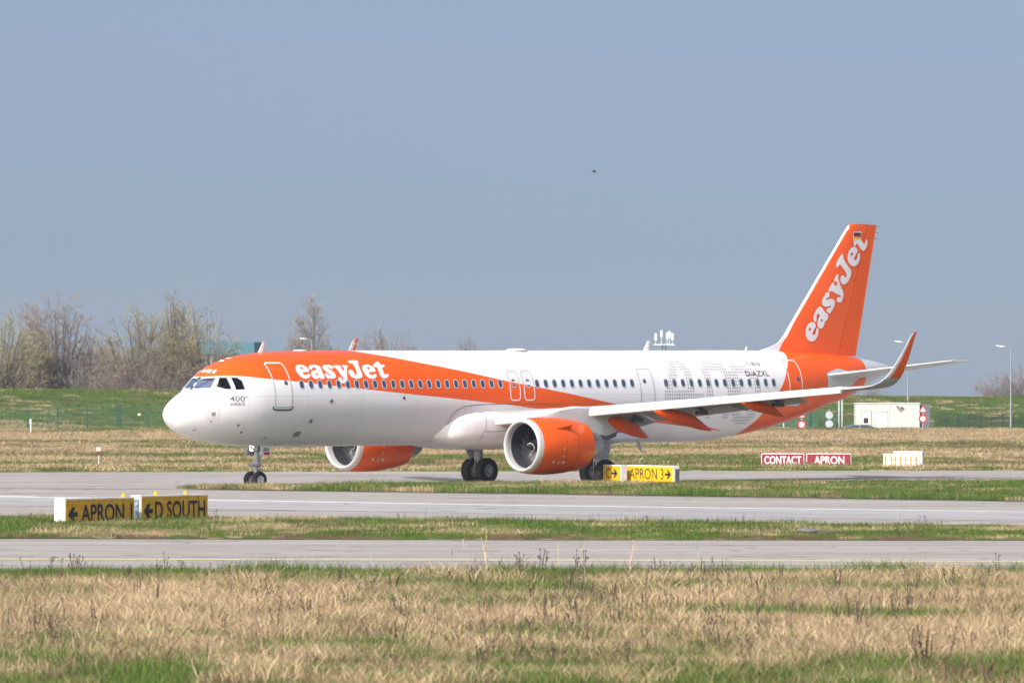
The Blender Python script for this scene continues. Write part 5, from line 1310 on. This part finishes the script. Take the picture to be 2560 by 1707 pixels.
def car(u, Y, label):
    p = at(u, 1073, Y); o = empty('car', (p.x, Y, zb+.02), math.radians(180)); tag(o, label, 'car')
    W2_ = .86
    def body_ring(x):
        top = float(np.interp(x, [-2.1, -2.0, -1.1, -.9, 0, 1.3, 1.7, 2.1, 2.15], [.55, .78, .92, .95, .97, .97, .95, .85, .5])); bot = .28; w = W2_*float(np.interp(x, [-2.15, -1.8, 1.8, 2.15], [.82, 1, 1, .86]))
        return [(x, -w, bot), (x, -w*1.02, .55), (x, -w*.97, top), (x, 0, top+.03), (x, w*.97, top), (x, w*1.02, .55), (x, w, bot)]
    b = MB(); b.loft([body_ring(x) for x in np.linspace(-2.12, 2.14, 24)]); b.build('body', mat('car_teal', (.20, .30, .32), .25, coat=.5), o, smooth=40)
    def cab(x, z0, z1): 
        w0 = .80; w1 = .62; return None
    b = MB(); R = []
    for x, zt, w in ((-1.15, .96, .80), (-.55, 1.36, .66), (-.2, 1.43, .63), (.9, 1.43, .62), (1.45, 1.30, .64), (1.85, .98, .76)): R.append([(x, -.82, .93), (x, -w, zt), (x, 0, zt+.03), (x, w, zt), (x, .82, .93)])
    b.loft(R); b.build('glasshouse', mat('car_glass', (.03, .045, .05), .08, spec=.8), o, smooth=35)
    b = MB(); b.loft([[(x, -w-.01, z-.01), (x, -w*.8, z+.03), (x, 0, z+.045), (x, w*.8, z+.03), (x, w+.01, z-.01)] for x, z, w in ((-.50, 1.37, .66), (-.2, 1.43, .63), (.9, 1.43, .62), (1.40, 1.32, .64))], closed=True); b.build('roof', MATS['car_teal'], o, smooth=40)
    for x0, x1 in ((-1.15, -.55), (.32, .36), (1.42, 1.85)):
        for s_ in (-1, 1):
            b = MB(); z0, z1 = (.95, 1.38) if x0 < 0 else ((.95, 1.43) if x0 < 1 else (1.32, .97)); b.tube([(x0, s_*.82 if x0 < 1 else s_*.66, z0), (x1, s_*.67 if x0 < 1 else s_*.78, z1)], .035, 6); b.build('pillar', MATS['car_teal'], o)
    for x in (-1.3, 1.3):
        for s_ in (-1, 1):
            t = MB(); r = MB(); wheel(t, r, (x, s_*.78, .31), .31, .2, .20); w_ = t.build('wheel', M_tyre, o, smooth=50); r.build('rim', M_rim, w_, smooth=40)
    for s_ in (-1, 1):
        b = MB(); b.box(-2.13, -1.98, s_*.62-.16, s_*.62+.16, .62, .76); b.build('headlight', mat('lamp_clear', (.8, .85, .85), .15), o)
        b = MB(); b.box(-.72, -.55, s_*.92-.08, s_*.92+.08, .98, 1.10); b.build('mirror', MATS['car_teal'], o)
    return o
car(2160, 634.0, 'teal car half hidden by the field in front of the gatehouse')

def road_sign(u, Y, items, label, h=2.75):
    p = at(u, 1073, Y); o = empty('road_sign', (p.x, Y, zb), 0); tag(o, label, 'sign', None)
    b = MB(); b.tube([(0, 0, 0), (0, 0, h)], .035, 8); b.build('pole', M_galv, o)
    for kind, z, r in items:
        z += .55
        n = 3 if kind == 'tri' else 20; a0 = math.pi/2
        def disc(rr, y): return [(rr*math.cos(a0+2*math.pi*k/n), y, z+rr*math.sin(a0+2*math.pi*k/n)) for k in range(n)]
        b = MB(); b.add(disc(r, -.05)+disc(r, -.03), [tuple(range(n)), tuple(reversed(range(n, 2*n)))]+[(k, (k+1) % n, n+(k+1) % n, n+k) for k in range(n)]); pl = b.build('sign_plate', M_redpaint if kind != 'back' else M_galv, o)
        if kind != 'back':
            b = MB(); b.add(disc(r*.62, -.056), [tuple(range(n))]); b.build('sign_field', M_letter, o)
    return o
road_sign(2004, 626.0, [('disc', 1.02, .36), ('tri', 1.72, .36)], 'red bordered round road sign under a triangle, below the tail')
road_sign(2307, 633.0, [('disc', 1.42, .34), ('tri', 2.12, .40)], 'red triangle above round road sign in front of the gatehouse end', h=3.05)
road_sign(2073, 628.0, [('back', 1.05, .30), ('back', 1.75, .30)], 'road sign seen from behind left of the twin gate posts')
for u, lb in ((2097, 'left pale post of the twin gate posts'), (2105, 'right pale post of the twin gate posts')):
    p = at(u, 1073, 630.0); b = MB(); b.box(-.06, .06, -.06, .06, 0, 3.55); b.box(-.075, .075, -.075, .075, 3.55, 3.6); o = b.build('gate_post', M_galv); o.location = (p.x, 630.0, zb); tag(o, lb, 'post', 'gate posts')
p = at(1959, 1073, 627.0); b = MB(); b.tube([(0, 0, 0), (0, 0, 2.95)], .07, 8); b.tube([(0, 0, 0), (0, 0, .3)], .13, 8); o = b.build('pale_pole', M_galv); o.location = (p.x, 627, zb); tag(o, 'pale pole under the rear fuselage, left of the road signs', 'pole')
p = at(2027, 1073, 628.0); b = MB(); b.box(-.12, .12, -.12, .12, 0, 3.05); b.box(-.14, .14, -.14, .14, 3.05, 3.1); o = b.build('gate_pillar', M_greenpost); o.location = (p.x, 628, zb); tag(o, 'dark green square pillar right of the round road sign', 'post')

def lamp_post(u, vtop, Y, zbase, label, arm=-1, r=.065):
    t = at(u, vtop, Y); h = t.z-zbase; o = empty('lamp_post', (t.x, Y, zbase), 0); tag(o, label, 'street lamp', 'lamp posts')
    b = MB(); b.tube([(0, 0, 0), (0, 0, 1.2), (0, 0, h)], [r*1.5, r*1.1, r*.7], 8); b.build('pole', mat('lamp_pole_grey', (.26, .29, .31), .6), o)
    b = MB(); b.tube([(0, 0, h-.05), (arm*.7, 0, h+.06)], .035, 6); b.build('arm', MATS['lamp_pole_grey'], o)
    b = MB(); b.loft([[(arm*(.5+.1*k), -w, h+.04+.02*k), (arm*(.5+.1*k), w, h+.04+.02*k), (arm*(.5+.1*k), w*.7, h+.16+.01*k), (arm*(.5+.1*k), -w*.7, h+.16+.01*k)] for k, w in ((0, .06), (2, .16), (5, .16), (7, .05))]); b.build('lamp_head', M_signwhite, o)
    return o
lamp_post(2527, 870, 640.0, -1.0, 'tall street lamp at the right edge behind the fence')
lamp_post(2270, 858, 700.0, 0.0, 'street lamp rising behind the white gatehouse')
lamp_post(779, 850, 800.0, -1.5, 'street lamp standing in front of the tall pointed tree')
# mobile phone mast seen over the fuselage
t = at(1660, 830, 900.0); o = empty('antenna_mast', (t.x, 900.0, -2.0), 0); tag(o, 'radio mast with panel antennas above the fuselage crown', 'mast'); h = t.z+2.0
b = MB()
for dx in (-.35, .35): b.tube([(dx, 0, 0), (dx*.5, 0, h-1.4)], .07, 6)
for k in range(6): b.tube([(-.3, 0, k*1.4+.5), (.3, 0, k*1.4+1.2)], .03, 5)
b.build('lattice', M_dgrey, o)
b = MB(); b.box(-1.2, 1.2, -.3, .3, h-1.5, h-1.36); b.build('platform', M_lgrey, o)
for dx, dz in ((-.95, 0), (-.3, .35), (.35, .1), (.95, .0), (.62, .25)):
    b = MB(); b.tube([(dx, 0, h-1.4), (dx, 0, h+dz-.1)], .035, 6); b.box(dx-.12, dx+.12, -.16, -.04, h-.95+dz, h-.15+dz); b.build('panel_antenna', M_signwhite, o)

# hangar far behind the trees
o = empty('hangar', (at(395, 0, 1150).x, 1150.0, -3.0), 0); tag(o, 'long teal hangar with two beige towers behind the left trees', 'building')
w_ = at(632, 0, 1150).x-at(395, 0, 1150).x; zt = at(0, 855, 1150).z+3.0
b = MB(); b.box(0, w_, 0, 40, 0, zt-1.9); b.build('wall', mat('hangar_wall', (.36, .39, .42), .7, noise=(.3, .1)), o)
b = MB(); b.box(-.2, w_+.2, -.25, 40, zt-1.9, zt); b.build('fascia', mat('hangar_teal', (.05, .19, .27), .6), o)
for u0, u1 in ((417, 436), (470, 490)):
    x0 = at(u0, 0, 1150).x-at(395, 0, 1150).x; x1 = at(u1, 0, 1150).x-at(395, 0, 1150).x; b = MB(); b.box(x0, x1, -1.2, -.26, zt-2.6, zt+.3); b.build('tower', mat('hangar_beige', (.52, .36, .25), .8), o)
b = MB()
for k in range(9):
    b.box(1.2+k*1.45, 2.1+k*1.45, -.06, 0, 3.0, 4.2)
b.build('window_band', mat('hangar_window', (.08, .10, .13), .3), o)['kind'] = 'stuff'

# bird
t = at(1484, 429, 330.0); b = MB()
b.loft([[(x*.16, r*math.cos(a), r*math.sin(a)) for a in [2*math.pi*k/8 for k in range(8)]] for x, r in ((-.6, .004), (-.45, .018), (-.1, .03), (.3, .024), (.7, .008), (1.0, .003))])
bird = b.build('bird', mat('bird_dark', (.05, .05, .055), .8), smooth=True); bird.location = t; bird.rotation_euler = (0, math.radians(28), math.radians(15)); tag(bird, 'small dark bird flying in the sky above the airliner', 'bird')
for s_ in (-1, 1):
    b = MB(); P = [(-.06, s_*.02, .01), (.03, s_*.02, .01), (.05, s_*.12, .06), (.10, s_*.22, .045), (.02, s_*.13, .065)]; b.add(P+[(x, y, z-.004) for x, y, z in P], [(0, 1, 2, 4), (4, 2, 3), (5, 9, 7, 6), (9, 8, 7)]); b.build('bird_wing', MATS['bird_dark'], bird)
b = MB(); b.add([(.13, 0, 0), (.20, .03, 0), (.18, 0, 0), (.20, -.03, 0)], [(0, 1, 2, 3)]); b.build('bird_tail', MATS['bird_dark'], bird)

# ------------------------------------------------------------------ trees: leafless spring crowns built from branches and twigs
M_bark = mat('bark', (.16, .14, .115), .9, noise=(2, .3))
M_bark2 = mat('bark_grey', (.19, .17, .145), .9, noise=(2, .3))
def twig_mat(name, ca, cb):
    m = bpy.data.materials.new(name); m.use_nodes = True; nt = m.node_tree; bs = nt.nodes['Principled BSDF']
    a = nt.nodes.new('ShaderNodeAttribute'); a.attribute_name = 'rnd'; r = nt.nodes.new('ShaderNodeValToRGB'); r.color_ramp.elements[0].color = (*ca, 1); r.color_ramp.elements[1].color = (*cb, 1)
    nt.links.new(a.outputs['Fac'], r.inputs[0]); nt.links.new(r.outputs[0], bs.inputs['Base Color']); bs.inputs['Roughness'].default_value = .9; bs.inputs['Specular IOR Level'].default_value = .1
    return m
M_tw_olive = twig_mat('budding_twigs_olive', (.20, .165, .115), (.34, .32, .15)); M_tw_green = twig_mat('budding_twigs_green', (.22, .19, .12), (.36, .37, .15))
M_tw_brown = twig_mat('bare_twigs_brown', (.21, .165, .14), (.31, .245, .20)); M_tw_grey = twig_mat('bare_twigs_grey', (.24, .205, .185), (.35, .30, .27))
def grow_tree(name, loc, H, spread, mtw, seed, label, stems=3, twigs=6000, group='bare trees behind the embankment', conical=False, tw=.022, low=.16, shrub=False):
    R = random.Random(seed)
    root = empty(name, loc, 0); tag(root, label, 'tree' if not shrub else 'shrub', group)
    bt = MB(); bb = MB(); tips = []
    def wig(p0, p1, n, bend, j):
        """curved limb from p0 to p1 that starts out steep and leans outwards"""
        c = Vector((p0.x+(p1.x-p0.x)*.30, p0.y+(p1.y-p0.y)*.30, p0.z+(p1.z-p0.z)*bend)); pts = []
        for i in range(n+1):
            t = i/n; q = p0*(1-t)**2+c*2*t*(1-t)+p1*t*t
            if 0 < i < n: q = q+Vector((R.uniform(-j, j), R.uniform(-j, j), R.uniform(-j, j)*.6))
            pts.append(q)
        return pts
    lobes = [(R.random()*6.283, R.uniform(.78, 1.12)) for _ in range(5)]
    def target():
        while True:
            x, y, z = R.uniform(-1, 1), R.uniform(-1, 1), R.uniform(-.45, 1); r = math.sqrt(x*x+y*y+z*z)
            if .70 < r < 1.0: break
        a = math.atan2(y, x); k = sum(w*max(0, math.cos(a-b_))**2 for b_, w in lobes)/max(1e-6, sum(max(0, math.cos(a-b_))**2 for b_, w in lobes))
        if conical:
            f = R.uniform(.16, 1.0)**.9; rr = spread*(1-f)**.62*1.05+.10; return Vector((math.cos(a)*rr*R.uniform(.75, 1.1), math.sin(a)*rr*R.uniform(.75, 1.1), H*f))
        return Vector((x*spread*k*1.28, y*spread*k*1.28, H*(.60 if not shrub else .50)+z*H*(.39 if not shrub else .46)*(.86+.14*k)))
    n_l = 52 if not shrub else 40
    bases = [Vector((R.uniform(-1, 1)*.045*spread*stems, R.uniform(-1, 1)*.045*spread*stems, -.3)) for _ in range(stems)]
    if conical:
        bt.tube([Vector((0, 0, -.3)), Vector((.05, 0, H*.4)), Vector((0, .05, H*.75)), Vector((0, 0, H*.97))], [.17, .12, .06, .015], 7, cap=False)
    limbs = []
    tg = sorted((target() for _ in range(n_l)), key=lambda q: math.atan2(q.y, q.x))
    for k, q in enumerate(tg):
        if conical:
            p0 = Vector((0, 0, max(.2, q.z-R.uniform(.12, .30)*H))); pts = wig(p0, q, 5, .35, .03*spread); r0 = .05
        else:
            p0 = bases[k*stems//n_l]; pts = wig(p0, q, 8, R.uniform(.42, .62), .035*spread); r0 = (.105 if not shrub else .05)*H/10
            if k % 3 == 0: r0 *= 1.5
        (bt if not conical and k % 3 == 0 else bb).tube(pts, [max(.014, r0*(1-.88*i/(len(pts)-1))) for i in range(len(pts))], 6 if k % 3 == 0 else 5, cap=False); limbs.append((pts, r0))
    for pts, r0 in limbs:
        n = len(pts)-1
        for k in range(9):
            t = (.34 if not shrub else .15)+(.66 if not shrub else .85)*(k+R.random())/9; i = min(n-1, int(t*n)); a = pts[i].lerp(pts[i+1], t*n-i); d = (pts[i+1]-pts[i]).normalized()
            o = d.orthogonal().normalized(); o.rotate(Matrix.Rotation(R.random()*6.283, 3, d)); an = math.radians(R.uniform(22, 55)); nd = (d*math.cos(an)+o*math.sin(an)+Vector((0, 0, .06))).normalized()
            L = (H*.20 if not conical else spread*.42)*R.uniform(.6, 1.15)*(1.25-.80*t); e_ = a+nd*L; sp = wig(a, e_, 3, .55, .04*L); bb.tube(sp, [max(.011, r0*(1-.8*t)*.42), .015, .011, .009], 3, cap=False)
            for m in range(4):
                tt = .3+.7*(m+R.random())/4; j = min(2, int(tt*3)); a2 = sp[j].lerp(sp[j+1], tt*3-j); d2 = (sp[j+1]-sp[j]).normalized(); o2 = d2.orthogonal().normalized(); o2.rotate(Matrix.Rotation(R.random()*6.283, 3, d2)); an = math.radians(R.uniform(20, 55))
                nd2 = (d2*math.cos(an)+o2*math.sin(an)+Vector((0, 0, .05))).normalized(); e2 = a2+nd2*L*R.uniform(.35, .65); bb.tube([a2, e2], [.010, .007], 3, cap=False); tips.append((e2, nd2)); tips.append((a2.lerp(e2, .5), nd2))
    # extra fine shoots that fill the outer shell of the crown
    V = []; F = []; A = []
    for i in range(int(twigs*1.5)):
        p, d = tips[R.randrange(len(tips))]; o1 = d.orthogonal().normalized(); o1.rotate(Matrix.Rotation(R.random()*6.283, 3, d)); an = math.radians(R.uniform(8, 55)); q = (d*math.cos(an)+o1*math.sin(an)+Vector((0, 0, .12))).normalized(); ln = R.uniform(.18, .52)*(H/10)**.6; p2 = p+q*ln; mid = p+q*ln*.5+Vector((R.uniform(-.04, .04), R.uniform(-.04, .04), R.uniform(-.02, .04)))
        w = q.cross(Vector((R.uniform(-1, 1), -1.2, R.uniform(-.3, .3)))).normalized()*tw*.5; o = len(V)
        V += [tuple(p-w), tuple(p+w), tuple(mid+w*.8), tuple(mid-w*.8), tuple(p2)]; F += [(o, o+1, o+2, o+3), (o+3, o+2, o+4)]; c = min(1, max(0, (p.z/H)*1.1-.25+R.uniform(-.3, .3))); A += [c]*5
    bt.build('trunk', M_bark, root, smooth=True)
    crown = bb.build('crown', M_bark2, root, smooth=True)
    me = bpy.data.meshes.new('twigs'); me.from_pydata(V, [], F); me.materials.append(mtw); at_ = me.attributes.new('rnd', 'FLOAT', 'POINT'); at_.data.foreach_set('value', A)
    tw_o = link('twigs', me, crown); tw_o['kind'] = 'stuff'
    return root
def put_tree(u, vtop, wpx, Y, mtw, seed, label, name='bare_tree', **k):
    t = at(u, vtop, Y); zb_ = float(gh(t.x, Y))-.1; H = (t.z-zb_); sp = wpx/FPX*Y/2
    return grow_tree(name, (t.x, Y, zb_), H, sp, mtw, seed, label, **k)
put_tree(12, 782, 190, 690, M_tw_green, 101, 'yellow green budding tree cut by the left edge of the photo', stems=4, twigs=5220)
put_tree(60, 800, 110, 700, M_tw_green, 108, 'greenish tree just left of the tall grey brown tree', stems=3, twigs=3480)
put_tree(140, 742, 200, 705, M_tw_brown, 102, 'tall spreading grey brown tree, second big crown from the left', stems=3, twigs=6090)
put_tree(232, 838, 110, 720, M_tw_grey, 103, 'low bare tree in the gap between the two tall groups', stems=4, twigs=2465)
put_tree(282, 850, 80, 760, M_tw_grey, 104, 'pale thin tree left of the broad olive tree', stems=3, twigs=1885)
put_tree(345, 766, 170, 700, M_tw_olive, 105, 'broad olive brown tree with rounded crown left of the slender one', stems=4, twigs=6090)
put_tree(438, 736, 80, 715, M_tw_olive, 106, 'slender tree whose top rises above its olive neighbours', stems=2, twigs=2900)
put_tree(505, 768, 170, 702, M_tw_olive, 107, 'broad olive tree leaning right towards the aircraft nose', stems=4, twigs=6090)
put_tree(585, 858, 100, 740, M_tw_olive, 110, 'low tree just above the aircraft nose', stems=3, twigs=2030)
put_tree(400, 880, 120, 695, M_tw_brown, 111, 'brown thicket below the broad olive tree', 'bare_shrub', shrub=True, stems=6, twigs=3190)
put_tree(295, 885, 120, 692, M_tw_brown, 112, 'brown thicket left of the other thickets between trees', 'bare_shrub', shrub=True, stems=6, twigs=3190)
put_tree(200, 900, 110, 694, M_tw_grey, 113, 'grey thicket at the foot of the tall grey brown tree', 'bare_shrub', shrub=True, stems=6, twigs=2320)
put_tree(50, 895, 120, 696, M_tw_brown, 114, 'dark thicket under the yellow green tree', 'bare_shrub', shrub=True, stems=6, twigs=2610)
put_tree(480, 900, 100, 694, M_tw_brown, 115, 'low thicket under the leaning olive tree', 'bare_shrub', shrub=True, stems=6, twigs=2030)
put_tree(785, 748, 190, 860, M_tw_grey, 120, 'tall pointed bare tree rising behind the forward fuselage', stems=1, twigs=4350, conical=True)
put_tree(735, 830, 80, 870, M_tw_grey, 124, 'small bare tree left of the tall pointed tree', twigs=1595)
put_tree(965, 818, 135, 900, M_tw_grey, 121, 'rounded bare tree above the white fuselage crown', stems=3, twigs=3480)
put_tree(1022, 848, 60, 920, M_tw_grey, 125, 'small bare tree right of the rounded one', twigs=1160)
put_tree(1175, 842, 60, 940, M_tw_grey, 122, 'tiny lone tree top showing over the fuselage', stems=3, twigs=1305)
put_tree(2095, 955, 130, 1700, M_tw_grey, 130, 'faint far tree left of the lamp behind the gatehouse', group='far hazy trees', twigs=2030, tw=.05)
put_tree(2170, 962, 90, 1750, M_tw_grey, 131, 'faint far tree nearest the gatehouse lamp', group='far hazy trees', twigs=1450, tw=.05)
put_tree(2505, 935, 130, 1500, M_tw_grey, 132, 'faint far tree left of the right edge lamp', group='far hazy trees', twigs=2320, tw=.05)
put_tree(2565, 905, 150, 1500, M_tw_grey, 133, 'faint far tree cut by the right edge', group='far hazy trees', twigs=2320, tw=.05)

# ------------------------------------------------------------------ dry weeds standing out of the grass
M_weed = mat('dry_weed_brown', (.085, .058, .048), .9, noise=(8, .3)); M_weed2 = mat('dry_straw_stalk', (.58, .45, .28), .9)
def weed_mesh(seed, kind):
    R = random.Random(seed); b = MB(); h = R.uniform(.80, 1.0)
    def stem(p, d, L, n, r0, r1, wob=.09):
        pts = [Vector(p)]; d = Vector(d).normalized()
        for i in range(n): d = (d+Vector((R.uniform(-wob, wob), R.uniform(-wob, wob), .06))).normalized(); pts.append(pts[-1]+d*L/n)
        b.tube(pts, [r0+(r1-r0)*i/n for i in range(n+1)], 3, cap=False); return pts
    if kind == 'umbel':
        for s_ in range(R.choice([1, 1, 2, 3])):
            pts = stem((R.uniform(-.03, .03), R.uniform(-.03, .03), 0), (R.uniform(-.2, .2), R.uniform(-.2, .2), 1), h*R.uniform(.7, 1.0), 6, .011, .007); ends = [pts[-1]]
            for k in range(R.randint(1, 4)):
                p = pts[R.randint(3, 5)]; a = R.random()*6.283; ends.append(stem(p, (math.cos(a)*.7, math.sin(a)*.7, 1), R.uniform(.08, .2), 3, .007, .005)[-1])
            for e_ in ends:
                rr = R.uniform(.012, .035)
                for k in range(R.randint(4, 9)):
                    a = R.random()*6.283; q = e_+Vector((math.cos(a)*rr*R.random(), math.sin(a)*rr*R.random(), R.uniform(-.01, .025))); z = R.uniform(.007, .014); b.add([(q.x-z, q.y, q.z), (q.x, q.y-z, q.z), (q.x+z, q.y, q.z), (q.x, q.y+z, q.z), (q.x, q.y, q.z+z), (q.x, q.y, q.z-z)], [(0, 1, 4), (1, 2, 4), (2, 3, 4), (3, 0, 4), (1, 0, 5), (2, 1, 5), (3, 2, 5), (0, 3, 5)])
    elif kind == 'spike':       # loose withered dock: several thin stems with ragged clusters
        for s_ in range(R.randint(3, 6)):
            pts = stem((R.uniform(-.06, .06), R.uniform(-.06, .06), 0), (R.uniform(-.28, .28), R.uniform(-.28, .28), 1), h*R.uniform(.5, 1.0), 7, .013, .007, .14)
            for k in range(R.randint(14, 26)):
                t = R.uniform(.35, 1)*6.99; i = int(t); p = pts[i].lerp(pts[i+1], t-i); a = R.random()*6.283; L = R.uniform(.012, .05)*(1.2-t/10); q = p+Vector((math.cos(a)*L, math.sin(a)*L, L*.8)); w = R.uniform(.006, .014); b.add([(p.x-w, p.y, p.z), (p.x+w, p.y, p.z), (q.x+w*.6, q.y, q.z), (q.x-w*.6, q.y, q.z+w)], [(0, 1, 2, 3)])
    else:
        pts = stem((0, 0, 0), (R.uniform(-.15, .15), R.uniform(-.15, .15), 1), h, 6, .009, .005)
        for k in range(3):
            p = pts[R.randint(1, 5)]; a = R.random()*6.283; u_ = Vector((math.cos(a), math.sin(a), 0)); q = p+u_*.08+Vector((0, 0, .12)); r_ = q+u_*R.uniform(.03, .12)+Vector((0, 0, R.uniform(-.10, .02))); w = Vector((-u_.y, u_.x, 0))*.007
            b.add([p-w, p+w, q+w, q-w, r_], [(0, 1, 2, 3), (3, 2, 4)])
        e_ = pts[-1]
        for k in range(8):
            q = e_+Vector((R.uniform(-.015, .015), R.uniform(-.015, .015), R.uniform(-.12, .05))); w = .005; b.add([(q.x-w, q.y, q.z), (q.x+w, q.y, q.z), (q.x+w, q.y, q.z+.04), (q.x-w, q.y, q.z+.04)], [(0, 1, 2, 3)])
    o = b.build('w', M_weed2 if kind == 'straw' else M_weed); me = o.data; bpy.data.objects.remove(o); return me
WM = {k: [weed_mesh(200+i+j*20, k) for i in range(8)] for j, k in enumerate(('umbel', 'spike', 'straw'))}
def plant(kind, u, vtop, Y, seed, label, group, lean=0):
    R = random.Random(seed); t = at(u, vtop, Y); me = WM[kind][(seed*5+seed//8) % 8]; o = link('dry_weed' if kind != 'straw' else 'straw_stalk', me)
    z0 = .08 if 246 < Y < 300 else 0.0
    o.location = (t.x, Y, z0); o.rotation_euler = (R.uniform(-.08, .08), lean+R.uniform(-.10, .10), R.random()*6.28); s_ = max(.25, (t.z-z0)/.95); o.scale = (s_, s_, s_)
    tag(o, label, 'weed' if kind != 'straw' else 'stalk', group); return o
LW = 'brown seed head weed standing at the near taxiway edge'
k = 0
for u, v in ((60, 1380), (78, 1395), (121, 1374), (150, 1380), (160, 1400), (180, 1366), (188, 1362), (196, 1372), (232, 1388), (318, 1420), (395, 1386), (412, 1378), (424, 1372), (455, 1386), (534, 1394), (572, 1404), (690, 1390), (846, 1392), (1080, 1418), (1300, 1360), (1306, 1368), (1352, 1352), (1362, 1362), (1435, 1362), (1460, 1358), (1730, 1398), (1805, 1390), (1990, 1406), (2450, 1415), (2460, 1408), (2495, 1362)):
    plant('umbel', u, v, 204.0-(k*7 % 11)*.45, k, LW, 'brown weeds along the near taxiway edge'); k += 1
for u, v in ((640, 1388), (780, 1385), (930, 1380), (1215, 1335), (1222, 1345), (1160, 1352), (1124, 1360), (1395, 1346), (1470, 1352), (1570, 1340), (1578, 1348), (1660, 1392), (1750, 1376), (2240, 1395), (2310, 1388)):
    plant('straw', u, v, 203.0-(k*5 % 9)*.5, k, 'pale straw stalk rising above the near taxiway edge', 'straw stalks at the near taxiway edge'); k += 1
for i in range(220):
    R = random.Random(900+i); Y = 142+R.random()*56; u = R.uniform(10, 2550); kd = R.choice(['spike', 'umbel', 'spike']); g = at(u, 0, Y)
    if R.random() < .6: u = R.gauss(1650, 430)
    v = YH+(HC-R.uniform(.60, 1.05))*FPX/Y
    plant(kd, u, v, Y, 900+i, 'dark withered weed among the foreground straw', 'withered weeds in the foreground meadow')
for i in range(46):
    R = random.Random(1500+i); Y = R.uniform(258, 274); u = R.uniform(20, 2540); v = YH+(HC-R.uniform(.42, .68))*FPX/Y
    if 120 < u < 520: continue
    plant(R.choice(['umbel', 'umbel', 'straw', 'spike']), u, v, Y, 1500+i, 'thin dry weed on the middle grass verge', 'dry weeds on the middle verge')

# ------------------------------------------------------------------ the air: thin spring haze between the camera and the far trees
hz = MB(); hz.box(-2100, 2100, -450, 2700, -15.0, 22.0)
hm = bpy.data.materials.new('haze_air'); hm.use_nodes = True; hm.node_tree.nodes.clear()
hv = hm.node_tree.nodes.new('ShaderNodeVolumePrincipled'); ho = hm.node_tree.nodes.new('ShaderNodeOutputMaterial')
hv.inputs['Color'].default_value = (0.80, 0.88, 1.0, 1); hv.inputs['Density'].default_value = HAZE; hv.inputs['Anisotropy'].default_value = 0.2
hm.node_tree.links.new(hv.outputs[0], ho.inputs['Volume'])
haze = hz.build('haze', hm); tag(haze, 'thin bluish haze filling the air over the airfield', 'haze', kind='stuff')
haze.display_type = 'WIRE'
